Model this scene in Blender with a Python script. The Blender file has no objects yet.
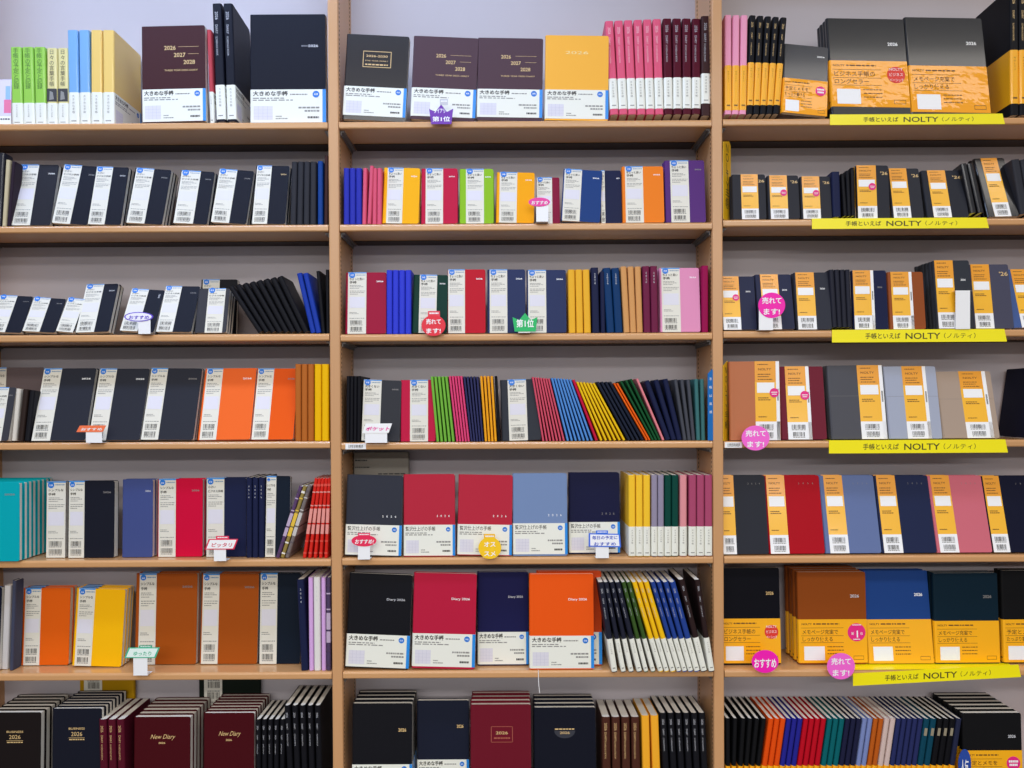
import bpy, math, random
from mathutils import Matrix, Vector
random.seed(7)
# ------------------------------------------------------------------ camera model (metres)
F = 740.0; CX = 507.0; CY = 405.0; DC = 1.75; CZ = 1.25; TH = 0.0055
cT, sT = math.cos(TH), math.sin(TH)
S = DC / F
col0 = bpy.context.scene.collection

PT = 0.008; CYP = CY + F * math.tan(PT); cP, sP = math.cos(PT), math.sin(PT)     # slight look down

def Xat(px, z, y):                       # world X of a photo column at height z, depth y behind the shelf fronts
    b = DC + y; c = z - CZ; X = (px - CX) * b / F
    for _ in range(4):
        D = b * cP - (X * sT + c * cT) * sP
        X = ((px - CX) * D / F + c * sT) / cT
    return X
def Zat(py, x, y):
    b = DC + y; k = CYP - py
    v = (k * b * cP - F * b * sP) / (F * cP + k * sP)
    return CZ + (v - x * sT) / cT

# ------------------------------------------------------------------ materials
MATS = {}
def lin(c):
    r = []
    for v in c:
        v /= 255.0
        r.append(v / 12.92 if v <= 0.04045 else ((v + 0.055) / 1.055) ** 2.4)
    return (r[0], r[1], r[2], 1)
def newmat(name, c, rough, bump=0, scale=600, spec=0.5, grain=None, coat=0):
    key = (name, tuple(c))
    if key in MATS: return MATS[key]
    m = bpy.data.materials.new(name); m.use_nodes = True
    nt = m.node_tree; b = nt.nodes['Principled BSDF']
    b.inputs['Base Color'].default_value = lin(c)
    b.inputs['Roughness'].default_value = rough
    b.inputs['Specular IOR Level'].default_value = spec
    b.inputs['Coat Weight'].default_value = coat
    b.inputs['Coat Roughness'].default_value = 0.12
    tc = nt.nodes.new('ShaderNodeTexCoord')
    n = nt.nodes.new('ShaderNodeTexNoise'); n.inputs['Scale'].default_value = scale
    n.inputs['Detail'].default_value = 3
    nt.links.new(tc.outputs['Object'], n.inputs['Vector'])
    if bump:
        bp = nt.nodes.new('ShaderNodeBump'); bp.inputs['Strength'].default_value = bump
        bp.inputs['Distance'].default_value = 0.0004
        nt.links.new(n.outputs['Fac'], bp.inputs['Height']); nt.links.new(bp.outputs['Normal'], b.inputs['Normal'])
    if grain:
        mp = nt.nodes.new('ShaderNodeMapping'); mp.inputs['Scale'].default_value = grain
        nt.links.new(tc.outputs['Object'], mp.inputs['Vector'])
        n2 = nt.nodes.new('ShaderNodeTexNoise'); n2.inputs['Scale'].default_value = 1.0; n2.inputs['Detail'].default_value = 4
        nt.links.new(mp.outputs['Vector'], n2.inputs['Vector'])
        mx = nt.nodes.new('ShaderNodeMix'); mx.data_type = 'RGBA'
        mx.inputs['A'].default_value = lin([v * 0.93 for v in c]); mx.inputs['B'].default_value = lin([min(255, v * 1.05) for v in c])
        nt.links.new(n2.outputs['Fac'], mx.inputs['Factor']); nt.links.new(mx.outputs['Result'], b.inputs['Base Color'])
    MATS[key] = m
    return m
def M_cover(c): return newmat('cover_leatherette', c, 0.45, bump=0.2, scale=900, spec=0.10)
def M_gloss(c): return newmat('cover_vinyl', c, 0.3, bump=0.1, scale=60, spec=0.3, coat=0.45)
def M_ink(c): return newmat('print_ink', c, 0.5, scale=50)
M_WHITE = newmat('paper_white', (238, 238, 226), 0.42, scale=80)
M_STRIP = newmat('paper_strip', (226, 222, 208), 0.42, scale=80)
M_YSTR = newmat('paper_yellow_strip', (250, 186, 42), 0.32, scale=80, coat=.2)
M_FILM = newmat('paper_yellow_in_film', (250, 165, 14), 0.5, bump=.3, scale=16, coat=.5, spec=.2)
M_FILM.node_tree.nodes['Principled BSDF'].inputs['Coat Roughness'].default_value = .04
for n_ in M_FILM.node_tree.nodes:
    if n_.type == 'BUMP':
        n_.inputs['Distance'].default_value = .012; M_FILM.node_tree.links.new(n_.outputs['Normal'], M_FILM.node_tree.nodes['Principled BSDF'].inputs['Coat Normal'])
        for l_ in list(M_FILM.node_tree.nodes['Principled BSDF'].inputs['Normal'].links): M_FILM.node_tree.links.remove(l_)
M_CARD = newmat('card_white', (245, 245, 246), 0.45, scale=80)
M_YEL = newmat('paper_yellow', (254, 180, 16), 0.30, scale=80, coat=0.25)
M_YEL2 = newmat('paper_amber', (205, 130, 10), 0.32, scale=80, coat=0.25)
M_BLUE = newmat('paper_blue', (30, 140, 225), 0.4, scale=80)
M_CIRC = newmat('paper_blue_deep', (22, 118, 212), 0.4, scale=80)
M_PAGE = newmat('page_paper', (228, 222, 210), 0.7, bump=0.6, scale=200, grain=(3, 2200, 3))
M_DARK = M_ink((40, 38, 36)); M_GREY = M_ink((140, 138, 134)); M_LAV = M_ink((222, 219, 228)); M_LAV2 = M_ink((196, 194, 212))
M_GOLD = newmat('foil_gold', (225, 190, 130), 0.35, scale=50); M_SILV = newmat('foil_silver', (205, 205, 210), 0.35, scale=50)
M_BROWNINK = M_ink((110, 70, 15)); M_PINK = M_ink((232, 30, 130)); M_RED = M_ink((225, 50, 35)); M_WINK = M_ink((250, 250, 250))
WOOD = newmat('beech_laminate', (205, 154, 106), 0.30, scale=90, grain=(6, 6, 1.2))
WOODE = newmat('beech_laminate_shelf', (208, 156, 104), 0.22, scale=90, grain=(1.2, 8, 8), coat=0.3)
PANEL = newmat('back_panel_laminate', (194, 186, 190), 0.5, scale=90, grain=(2, 2, 2))
METAL = newmat('support_metal', (120, 115, 112), 0.45, scale=90)

# ------------------------------------------------------------------ mesh builder
_text = {}
def text_poly(s, bold=0.0):
    k = (s, bold)
    if k in _text: return _text[k]
    cu = bpy.data.curves.new('t', 'FONT'); cu.body = s; cu.resolution_u = 3 if all(ord(q) < 256 for q in s) else 2; cu.offset = bold; cu.size = 1
    o = bpy.data.objects.new('t', cu); col0.objects.link(o)
    dg = bpy.context.evaluated_depsgraph_get(); dg.update()
    me = bpy.data.meshes.new_from_object(o.evaluated_get(dg))
    vs = [(v.co.x, v.co.y) for v in me.vertices]; fs = [tuple(p.vertices) for p in me.polygons]
    bpy.data.objects.remove(o); bpy.data.curves.remove(cu); bpy.data.meshes.remove(me)
    if vs:
        x0 = min(v[0] for v in vs); x1 = max(v[0] for v in vs); y0 = min(v[1] for v in vs); y1 = max(v[1] for v in vs)
    else: x0 = x1 = y0 = y1 = 0
    _text[k] = (vs, fs, (x0, x1, y0, y1)); return _text[k]

class MB:
    def __init__(s): s.v = []; s.f = []; s.mi = []; s.sm = []; s.mats = []
    def m(s, mat):
        if mat not in s.mats: s.mats.append(mat)
        return s.mats.index(mat)
    def poly(s, pts, faces, mat, smooth=False):
        b = len(s.v); s.v += [tuple(p) for p in pts]; k = s.m(mat)
        for f in faces: s.f.append(tuple(b + i for i in f)); s.mi.append(k); s.sm.append(smooth)
    def box(s, x0, x1, y0, y1, z0, z1, mat):
        p = [(x, y, z) for z in (z0, z1) for y in (y0, y1) for x in (x0, x1)]
        s.poly(p, [(0, 2, 3, 1), (4, 5, 7, 6), (0, 1, 5, 4), (1, 3, 7, 5), (3, 2, 6, 7), (2, 0, 4, 6)], mat)
    def prism(s, prof, axis, a, b, mat, smooth=False, caps=True):
        """extrude a closed 2-D profile along an axis: 'z' profile (x,y); 'x' profile (y,z); 'y' profile (x,z)"""
        def P(q, t): return {'z': (q[0], q[1], t), 'x': (t, q[0], q[1]), 'y': (q[0], t, q[1])}[axis]
        n = len(prof); pts = [P(q, a) for q in prof] + [P(q, b) for q in prof]
        s.poly(pts, [(i, (i + 1) % n, n + (i + 1) % n, n + i) for i in range(n)], mat, smooth)
        if caps: s.poly(pts, [tuple(range(n))[::-1], tuple(range(n, 2 * n))], mat)
    def rect(s, x0, z0, x1, z1, mat, y):     # a printed patch on a surface facing -y
        s.poly([(x0, y, z0), (x1, y, z0), (x1, y, z1), (x0, y, z1)], [(0, 1, 2, 3)], mat)
    def text(s, t, x, z, size, mat, y, align='l', bold=0.0, width=None, shear=0.0, mapf=None):
        vs, fs, (x0, x1, y0, y1) = text_poly(t, bold)
        if not vs: return
        kx = size
        if width: kx = width / max(1e-6, (x1 - x0))
        off = {'l': x0, 'c': (x0 + x1) / 2, 'r': x1}[align]
        out = []
        for (a, b) in vs:
            u = (a - off) * kx + shear * (b - y0) * size; w = (b - y0) * size
            out.append(mapf(u, w) if mapf else (x + u, y, z + w))
        s.poly(out, fs, mat)
    def disc(s, x, z, rx, rz, mat, y, n=20, y1=None):
        ring = [(x + rx * math.cos(2 * math.pi * i / n), z + rz * math.sin(2 * math.pi * i / n)) for i in range(n)]
        if y1 is None: s.poly([(a, y, b) for a, b in ring], [tuple(range(n))], mat)
        else: s.prism(ring, 'y', y, y1, mat)
    def mesh(s, name):
        me = bpy.data.meshes.new(name); me.from_pydata(s.v, [], s.f)
        for m in s.mats: me.materials.append(m)
        me.polygons.foreach_set('material_index', s.mi); me.polygons.foreach_set('use_smooth', s.sm)
        me.update(); return me
def obj(name, me, parent=None, kind=None, label=None):
    if isinstance(me, MB): me = me.mesh(name)
    o = bpy.data.objects.new(name, me); col0.objects.link(o)
    if parent: o.parent = parent
    if kind: o['kind'] = kind
    if label: o['label'] = label
    return o
THINGS = []
def empty(name, label, cat, group=None):
    o = bpy.data.objects.new(name, None); o.empty_display_size = 0.02; col0.objects.link(o)
    o['label'] = label; o['category'] = cat
    if group: o['group'] = group
    return o

# ------------------------------------------------------------------ the bookcase
IN = 0.8806; PW = 0.0248; PITCH = IN + PW; XM = 0.0467; DEP = 0.152
def bay_x(c): return XM + (c - 2) * PITCH            # centre of bay 1,2,3
SH_PY = {1: 120.5, 2: 223.2, 3: 333.4, 4: 441.8, 5: 557.5, 6: 671.0, 7: 806.0}
OFF = {1: {3: -1.0, 4: -1.6, 5: 0.8, 6: 0.4}, 2: {}, 3: {1: -0.8, 2: -2.6, 3: -1.4, 4: 0.6, 5: 0.2, 6: 0.6}}
def zs(r, c): return Zat(SH_PY[r] + OFF[c].get(r, 0), 0.0, 0.0)
TK = 0.0172
ROWN = {1: 'top', 2: 'second', 3: 'third', 4: 'fourth', 5: 'fifth', 6: 'sixth', 7: 'lowest'}
BAYN = {1: 'left', 2: 'middle', 3: 'right'}
TOPZ = 2.62
bc = empty('bookcase', 'long beech laminate bookcase of three open bays full of planners', 'bookcase')
bc.location = (bay_x(2), DEP, 0)
def bcp(name, mb, parent=None):
    me = mb.mesh(name)
    o = bpy.data.objects.new(name, me); col0.objects.link(o); o.parent = parent or bc
    if parent is None: o.matrix_parent_inverse = Matrix.Translation(-bc.location)
    return o
for k in range(4):
    xc = XM + (k - 1.5) * PITCH
    b = MB(); r = 0.003; x0, x1 = xc - PW / 2, xc + PW / 2
    prof = [(x0, DEP + 0.016), (x0, r), (x0 + r * .3, r * .3), (x0 + r, 0), (x1 - r, 0), (x1 - r * .3, r * .3), (x1, r), (x1, DEP + 0.016)]
    b.prism(prof, 'z', 0, TOPZ, WOOD)
    p = bcp('side_panel', b)
    for sgn in (-1, 1):
        for yy in (0.012, DEP - 0.022):          # slotted shelf standard let into the panel
            xf = xc + sgn * (PW / 2)
            t = MB(); t.box(min(xf, xf + sgn * .0006), max(xf, xf + sgn * .0006), yy - .004, yy + .004, 0.1, TOPZ - .02, WOOD)
            z = 0.3
            hole = newmat('slot_hole', (45, 36, 30), 0.8, scale=50)
            while z < 2.3:
                t.box(min(xf + sgn * .0006, xf + sgn * .0008), max(xf + sgn * .0006, xf + sgn * .0008), yy - .0022, yy + .0022, z, z + .005, hole)
                z += .0105
            o = bpy.data.objects.new('slotted_standard', t.mesh('slotted_standard')); col0.objects.link(o); o.parent = p
for c in (1, 2, 3):
    x0, x1 = bay_x(c) - IN / 2, bay_x(c) + IN / 2
    b = MB(); b.box(x0, x1, DEP, DEP + .008, 0.08, TOPZ, PANEL); bcp('back_panel', b)
    b = MB(); b.box(x0, x1, 0.02, 0.036, 0, 0.09, WOOD); bcp('plinth', b)
    rows = [zs(r, c) for r in range(1, 8)] + [0.107, TOPZ] + ([Zat(-80, 0, 0)] if c == 3 else [])
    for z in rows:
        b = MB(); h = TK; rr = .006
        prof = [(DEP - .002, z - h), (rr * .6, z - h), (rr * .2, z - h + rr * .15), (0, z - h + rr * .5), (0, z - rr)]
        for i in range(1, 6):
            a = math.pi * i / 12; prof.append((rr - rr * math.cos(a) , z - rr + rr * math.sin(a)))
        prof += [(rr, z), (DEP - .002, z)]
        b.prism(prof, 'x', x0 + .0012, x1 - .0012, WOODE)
        b.box(x0 + .014, x1 - .014, DEP - .05, DEP - .003, z - h - .0018, z - h - .0001, newmat('underside_shade', (52, 38, 32), .6, scale=60))  # thin dark slab: shade under the shelf's rear, put into colour
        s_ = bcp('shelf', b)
        for (a, d_) in ((x0 + .002, 1), (x1 - .002, -1)):
            t = MB(); t.box(min(a, a + d_ * .009), max(a, a + d_ * .009), .012, DEP - .006, z - h - .004, z - h, METAL)
            t.box(min(a, a + d_ * .002), max(a, a + d_ * .002), .012, DEP - .006, z - h - .011, z - h - .004, METAL)
            o = bpy.data.objects.new('shelf_bracket', t.mesh('shelf_bracket')); col0.objects.link(o); o.parent = s_
b = MB(); b.box(-9, 9, DEP + .02, DEP + .12, 0, 2.9, newmat('wall_paint', (225, 223, 218), 0.8, scale=40)); obj('wall_back', b, kind='structure')
b = MB(); b.box(-9, 9, -13, DEP + .12, -.05, 0, newmat('vinyl_floor', (96, 88, 80), 0.4, scale=8, grain=(2, 2, 2))); obj('floor', b, kind='structure')

# ------------------------------------------------------------------ books
E = 0.00022
def bars(mb, x0, x1, z, h, mat, y, n=3, seed=0):
    """a run of small unreadable print, word by word"""
    rnd = random.Random(seed); x = x0; w = (x1 - x0)
    while x < x1:
        l = w * rnd.uniform(.06, .2)
        mb.rect(x, z, min(x1, x + l), z + h, mat, y); x += l + w * .035
def barcode(mb, x0, x1, z0, z1, y, seed=0):
    rnd = random.Random(seed); x = x0; w = x1 - x0
    while x < x1 - w * .02:
        l = w * rnd.choice((.02, .035, .06)); mb.rect(x, z0 + (z1 - z0) * .22, min(x1, x + l), z1, M_DARK, y); x += l + w * rnd.choice((.025, .035, .05))
    bars(mb, x0, x1, z0, (z1 - z0) * .14, M_GREY, y, seed=seed)

def cover_mesh(W, H, T, mat, title, tcol, flat):
    b = MB(); c = .0009 if T > .006 else .0005; r = min(T * .45, .0045); rc = .0045
    def board(y0, y1):
        pr = [(r, 0), (W - rc, 0)] + [(W - rc + rc * math.sin(a), rc - rc * math.cos(a)) for a in (.52, 1.05, 1.57)] + \
             [(W - rc + rc * math.cos(a), H - rc + rc * math.sin(a)) for a in (0, .52, 1.05, 1.57)] + [(r, H)]
        b.prism(pr, 'y', y0, y1, mat)
    board(0, c); board(T - c, T)
    n = 5; out = []; inn = []
    for i in range(n + 1):
        a = math.pi / 2 * i / n; out.append((r - r * math.sin(a), r - r * math.cos(a)))
    for i in range(n + 1):
        a = math.pi / 2 * i / n; out.append((r - r * math.cos(a), T - r + r * math.sin(a)))
    inn = [(r, T - c), (c + (r - c) * .3, T - r), (c, T - r - .0002), (c, r + .0002), (c + (r - c) * .3, r), (r, c)]
    b.prism(out + inn, 'z', 0, H, mat)
    y = -E; X = lambda f: W * f; Z = lambda f: H * f
    g = {'g': M_GOLD, 's': M_SILV, 'w': M_WINK, 'd': newmat('foil_dim', (132, 128, 126), .4, scale=50)}[tcol]
    if title == 't3':
        for i, s in enumerate(('2026', '2027', '2028')):
            b.text(s, X(.36 + .15 * i), Z(.75 - .075 * i), H * .06, g, y, bold=.01)
            if i < 2: b.rect(X(.36 + .15 * (i + 1) + .07), Z(.78 - .075 * i), X(.9), Z(.783 - .075 * i), g, y)
        b.text('THREE YEAR DESK DIARY', X(.36), Z(.53), H * .025, g, y, width=W * .52)
    elif title == 'frame':
        for q in ((.28, .62, .73, .627), (.28, .803, .73, .81), (.28, .62, .29, .81), (.72, .62, .73, .81)): b.rect(X(q[0]), Z(q[1]), X(q[2]), Z(q[3]), g, y)
        b.text('2026-2030', X(.5), Z(.74), H * .035, g, y, 'c', .01, width=W * .34); b.text('FIVE YEAR DIARY', X(.5), Z(.69), H * .02, g, y, 'c', width=W * .36); bars(b, X(.32), X(.69), Z(.645), H * .015, g, y, seed=3)
    elif title == 'yfaint': b.text('2026', X(.5), Z(.78), H * .05, newmat('foil_pale', (250, 225, 150), .4, scale=50), y, 'c', width=W * .36)
    elif title == 'yr': b.text('2026', X(.84), Z(.84), H * .03, g, y, 'c', .02, width=W * .17)
    elif title == 'yrl': b.text('2026', X(.80), Z(.70), H * .036, g, y, 'c', .02, width=W * .14)
    elif title == 'yrbig': b.text('2026', X(.90), Z(.70), H * .03, g, y, 'r', .02, width=W * .13); bars(b, X(.68), X(.80), Z(.705), H * .012, newmat('foil_dim', (120, 120, 128), .4, scale=50), y)
    elif title == 'yrm': b.text('2026', X(.9), Z(.72), H * .045, g, y, 'r', .02, width=W * .13)
    elif title == 'sp':
        for i, ch in enumerate('2026'): b.text(ch, X(.66 + .075 * i), Z(.48), H * .035, g, y, 'c', .01)
    elif title == 'spt':
        for i, ch in enumerate('2026'): b.text(ch, X(.62 + .085 * i), Z(.885), H * .03, g, y, 'c')
    elif title == "26": b.text("'26", X(.86), Z(.82), H * .085, g, y, 'c', .01, width=W * .22)
    elif title == 'diary': b.text('Diary 2026', X(.9), Z(.715), H * .032, g, y, 'r', .01, width=W * .29)
    elif title == 'vert':
        b.text('2026', 0, 0, H * .05, g, y, mapf=lambda u, w: (X(.86) + w, y, Z(.9) - u))
    elif title == 'new':
        b.text('New Diary', X(.5), Z(.74), H * .07, g, y, 'c', shear=.35, width=W * .42); b.text('2026', X(.5), Z(.70), H * .028, g, y, 'c', .02, width=W * .12)
    elif title == 'biz':
        b.text('BUSINESS', X(.5), Z(.785), H * .03, g, y, 'c', .01, width=W * .32); b.text('2026', X(.5), Z(.72), H * .06, g, y, 'c', width=W * .22)
        b.rect(X(.34), Z(.70), X(.66), Z(.704), g, y); bars(b, X(.35), X(.66), Z(.68), H * .01, g, y)
    elif title == 'box':
        g2 = newmat('foil_copper', (170, 90, 70), .4, scale=50)
        for q in ((.34, .62, .7, .625), (.34, .775, .7, .78), (.34, .62, .35, .78), (.69, .62, .7, .78)): b.rect(X(q[0]), Z(q[1]), X(q[2]), Z(q[3]), g2, y)
        b.text('2026', X(.52), Z(.70), H * .04, g, y, 'c', .01, width=W * .2); bars(b, X(.39), X(.66), Z(.655), H * .015, g2, y)
    elif title == 'emb':
        b.poly([(X(.5) + X(.17) * math.cos(a), y, Z(.76) - Z(.08) * math.sin(a)) for a in [math.pi * i / 12 for i in range(13)]], [tuple(range(13))], newmat('emblem_dark', (50, 52, 62), .3, scale=50))
        bars(b, X(.34), X(.66), Z(.77), H * .012, g, y - E); b.text('2026', X(.5), Z(.725), H * .035, g, y - E, 'c', .01, width=W * .16)
    elif title == 'photo':
        b.rect(X(.0), Z(.0), X(1), Z(1), newmat('leaflet_lilac', (222, 214, 240), .4, scale=50), y); b.rect(X(.62), Z(.25), X(1), Z(.55), newmat('leaflet_pink', (232, 120, 160), .4, scale=50), y - E)
        b.rect(0, 0, X(1), Z(.18), M_CARD, y - E); bars(b, X(.1), X(.95), Z(.1), H * .03, M_DARK, y - 2 * E); b.rect(X(.7), Z(.55), X(.95), Z(.85), newmat('leaflet_sky', (150, 190, 235), .4, scale=50), y - E)
    elif title == 'box2':
        bars(b, X(.03), X(.25), Z(.91), H * .015, M_DARK, y, seed=2); bars(b, X(.03), X(.3), Z(.84), H * .012, M_DARK, y, seed=4); b.rect(X(.35), Z(.955), X(.95), Z(.957), M_GREY, y)
        bars(b, X(.45), X(.95), Z(.77), H * .012, M_DARK, y, seed=5)
    elif title == 'tone':      # a wide pocket panel stitched on the lower part
        b.box(X(.02), X(.99), -.0003, 0, Z(.0), Z(.58), mat)
        b.rect(X(.02), Z(.58), X(.99), Z(.583), newmat('stitch', (120, 116, 112), .6, scale=50), -.00035)
    # ---- spine lettering (the face at x = 0)
    sx = -E
    def dn(z0): return lambda u, w: (sx, T * .5 + T * .22 - w, z0 - u)      # reads downwards
    if flat == 'sgold' or flat == 'swhite' or flat == 'sgoldlow' or flat == 'slight':
        g2 = M_GOLD if 'gold' in flat else newmat('foil_dim2', (190, 190, 196), .4, scale=50)
        if flat == 'slight': g2 = newmat('foil_rose', (245, 200, 205), .4, scale=50)
        b.text('2026', 0, 0, T * .46, g2, 0, mapf=dn(Z(.93))); b.text('DIARY', 0, 0, T * .36, g2, 0, mapf=dn(Z(.82))); b.text('SCHEDULE BOOK', 0, 0, T * .27, g2, 0, mapf=dn(Z(.72)))
    elif flat == 'stag':
        b.poly([(sx, T * .25, Z(.80)), (sx, T * .75, Z(.80)), (sx, T * .75, Z(.89)), (sx, T * .25, Z(.89))], [(0, 1, 2, 3)], newmat('foil_tag', (150, 140, 118), .4, scale=50))
    elif flat == 'sdots':
        for i, ch in enumerate('2026'): b.text(ch, 0, 0, T * .4, M_SILV, 0, 'c', mapf=lambda u, w, i=i: (sx, T * .5 - u, Z(.88 - .045 * i) + w))
    elif flat == 'sjp':
        for i, ch in enumerate('手帳の予定と記録'): b.text(ch, 0, 0, T * .52, M_ink((60, 110, 30)) if mat.diffuse_color[0] != .5 else M_DARK, 0, 'c', mapf=lambda u, w, i=i: (sx, T * .5 - u, Z(.92 - .066 * i) + w))
    elif flat == 'scream':
        for i, ch in enumerate('日々の言葉手帳'): b.text(ch, 0, 0, T * .5, M_DARK, 0, 'c', mapf=lambda u, w, i=i: (sx, T * .5 - u, Z(.92 - .07 * i) + w))
        b.poly([(sx, T * .02, Z(.30)), (sx, T * .98, Z(.30)), (sx, T * .98, Z(.47)), (sx, T * .02, Z(.47))], [(0, 1, 2, 3)], M_ink((50, 48, 52)))
        b.poly([(sx - E, T * .3, Z(.33)), (sx - E, T * .75, Z(.32)), (sx - E, T * .7, Z(.44)), (sx - E, T * .4, Z(.42))], [(0, 1, 2, 3)], M_GREY)
    elif flat in ('pred', 'ppurple', 'pyel', 'pgrey'):       # patterned magazine-like spines
        cols = {'pred': [(232, 150, 140), (225, 70, 55)], 'ppurple': [(190, 170, 195), (70, 50, 80)], 'pyel': [(230, 190, 60), (235, 230, 220)], 'pgrey': [(200, 195, 190), (90, 80, 85)]}[flat]
        for (a, q, m_) in ((.44, .62, cols[0]), (.30, .42, cols[0]), (.05, .07, cols[1]), (.2, .22, cols[1]), (.65, .665, cols[0]), (.82, .835, cols[0]), (.9, .93, cols[1])):
            b.poly([(sx, T * .03, Z(a)), (sx, T * .97, Z(a)), (sx, T * .97, Z(q)), (sx, T * .03, Z(q))], [(0, 1, 2, 3)], M_ink(m_))
            b.poly([(T * .3, sx, Z(a)), (W * .98, sx, Z(a)), (W * .98, sx, Z(q)), (T * .3, sx, Z(q))], [(0, 1, 2, 3)], M_ink(m_))
    return b.mesh('cover')
def pages_mesh(W, H, T):
    b = MB(); c = .001 if T > .006 else .0006
    r = min(T * .45, .0045); g = .0002
    b.prism([(c + g, r), (r + g, c + g), (W - .0009, c + g), (W - .0009, T - c - g), (r + g, T - c - g), (c + g, T - r)], 'z', .0014, H - .0014, M_PAGE)
    return b.mesh('pages')
HT = {'big': '大きめな手帳', 'lux': '贅沢仕上げの手帳', 'year': '大きめな手帳'}
def band_h(W, H, T, z0, hb, style, title, sticker, seed):
    """paper band wrapped round the lower part"""
    b = MB(); o = .0004; r = min(T * .45, .0045)
    base = M_WHITE if style[0] == 'w' else M_YEL
    if style == 'yhf': base = M_FILM
    pr = [(W * .93, -o), (r, -o), (r * .3, -o + r * .2), (-o, r), (-o, T - r), (r * .3, T + o - r * .2), (r, T + o), (W * .93, T + o),
          (W * .93, T + o * .4), (r, T + o * .4), (0, T - r), (0, r), (r, -o * .4), (W * .93, -o * .4)]
    pr[0] = (W + o, -o); pr[7] = (W + o, T + o); pr[8] = (W + o, T + o * .4); pr[13] = (W + o, -o * .4)
    b.prism(pr, 'z', z0, z0 + hb, base)
    y = -o - E; X = lambda f: W * f; Z = lambda f: z0 + hb * f
    if style[0] == 'w':
        b.rect(X(.955), z0, W + o, z0 + hb, M_BLUE, y)
        b.text(HT[title], X(.04), Z(.80), hb * .155, M_DARK, y, bold=.025 if title == 'big' else .004, width=W * (.46 if title == 'big' else .58))
        if title == 'big': bars(b, X(.53), X(.76), Z(.83), hb * .035, M_GREY, y, seed=seed)
        b.disc(X(.87), Z(.85), W * .045, W * .045, M_CIRC, y, 16); b.text('高橋', X(.87), Z(.82), W * .03, M_WINK, y - E, 'c', width=W * .05)
        bars(b, X(.04), X(.45), Z(.72), hb * .03, M_GREY, y, seed=seed + 1); bars(b, X(.04), X(.58), Z(.66), hb * .03, M_GREY, y, seed=seed + 2)
        b.rect(X(.05), Z(.08), X(.3), Z(.5), M_LAV, y)
        for i in range(1, 4): b.rect(X(.05 + .06 * i), Z(.08), X(.053 + .06 * i), Z(.5), M_LAV2, y - E)
        for i in range(1, 4): b.rect(X(.05), Z(.1 * i + .08), X(.3), Z(.1 * i + .085), M_LAV2, y - E)
        bars(b, X(.34), X(.5), Z(.10), hb * .03, M_GREY, y, seed=seed + 3); bars(b, X(.34), X(.42), Z(.17), hb * .03, M_GREY, y, seed=seed + 3)
        bars(b, X(.64), X(.92), Z(.42), hb * .05, M_GREY, y, seed=seed + 4); bars(b, X(.72), X(.92), Z(.32), hb * .05, M_GREY, y, seed=seed + 5)
        bars(b, X(.76), X(.91), Z(.12), hb * .06, M_DARK, y, seed=seed + 6)
    else:
        b.text('NOLTY', X(.05), Z(.87), hb * .06, M_BROWNINK, y, bold=.02, width=W * .15); bars(b, X(.22), X(.6), Z(.88), hb * .03, M_BROWNINK, y, seed=seed)
        for f in (.80, .62, .46): b.rect(X(.04), Z(f), X(.66), Z(f + .008), M_BROWNINK, y)
        l1, l2 = {'memo': ('メモページ充実で', 'しっかり使える'), 'biz': ('ビジネス手帳の', 'ロングセラー'), 'mtg': ('予定とメモを', 'たっぷり書ける')}[title]
        b.text(l1, X(.06), Z(.655), hb * .12, M_BROWNINK, y, width=W * .52, bold=.008); b.text(l2, X(.06), Z(.49), hb * .12, M_BROWNINK, y, width=W * .44, bold=.008)
        b.rect(X(.08), Z(.06), X(.38), Z(.38), M_CARD, y)
        for i, f in enumerate((.36, .28, .20)): bars(b, X(.42), X(.66), Z(f), hb * .02, M_BROWNINK, y, seed=seed + i)
        for q in ((.80, .07, .95, .08), (.80, .15, .95, .16), (.80, .07, .805, .16), (.945, .07, .95, .16)): b.rect(X(q[0]), Z(q[1]), X(q[2]), Z(q[3]), M_BROWNINK, y)
    # band's spine print
    sx = -o - E; ink = M_GREY if style[0] == 'w' else M_BROWNINK
    for i, ch in enumerate('大きめな手帳' if style[0] == 'w' else 'NOLTY'):
        b.text(ch, 0, 0, min(T * .28, hb * .085), ink, 0, 'c', mapf=lambda u, w, i=i: (sx, T * .5 - u, Z(.84) - i * min(T * .36, hb * .1) + w))
    b.poly([(sx, T * .25, Z(.09)), (sx, T * .75, Z(.09)), (sx, T * .75, Z(.12)), (sx, T * .25, Z(.12))], [(0, 1, 2, 3)], ink)
    me = b.mesh('band')
    st = None
    if sticker:
        s = MB(); mt = {'p': M_PINK, 'r': M_RED}[sticker[0]]; rr = W * .115 if sticker != 'p1' else W * .13
        s.disc(X(.85), Z(.70), rr, rr, mt, y - 2 * E, 24, y1=y)
        yy = y - 3 * E
        if sticker == 'p1':
            s.text('1', X(.86), Z(.58), hb * .22, M_WINK, yy, 'c', .02); s.text('第', X(.79), Z(.64), hb * .07, M_WINK, yy, 'c'); s.text('位', X(.92), Z(.64), hb * .07, M_WINK, yy, 'c')
            bars(s, X(.79), X(.92), Z(.86), hb * .02, M_WINK, yy); bars(s, X(.80), X(.90), Z(.53), hb * .02, M_WINK, yy)
        elif sticker[0] == 'r':
            for i, f in enumerate((.79, .67, .55)): s.text(('NOLTY', 'ビジネス', 'ベーシック')[i], X(.85), Z(f), hb * .08, M_WINK, yy, 'c', width=rr * 1.5)
        else:
            bars(s, X(.77), X(.93), Z(.72), hb * .05, M_WINK, yy); bars(s, X(.78), X(.92), Z(.64), hb * .05, M_WINK, yy, seed=5)
        st = s.mesh('sticker')
    return me, st
VT = [('シンプルな', '手帳'), ('ちょっと良い', '手帳'), ('小さい', 'ビジネス手帳'), ('大きくない', '手帳')]
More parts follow.
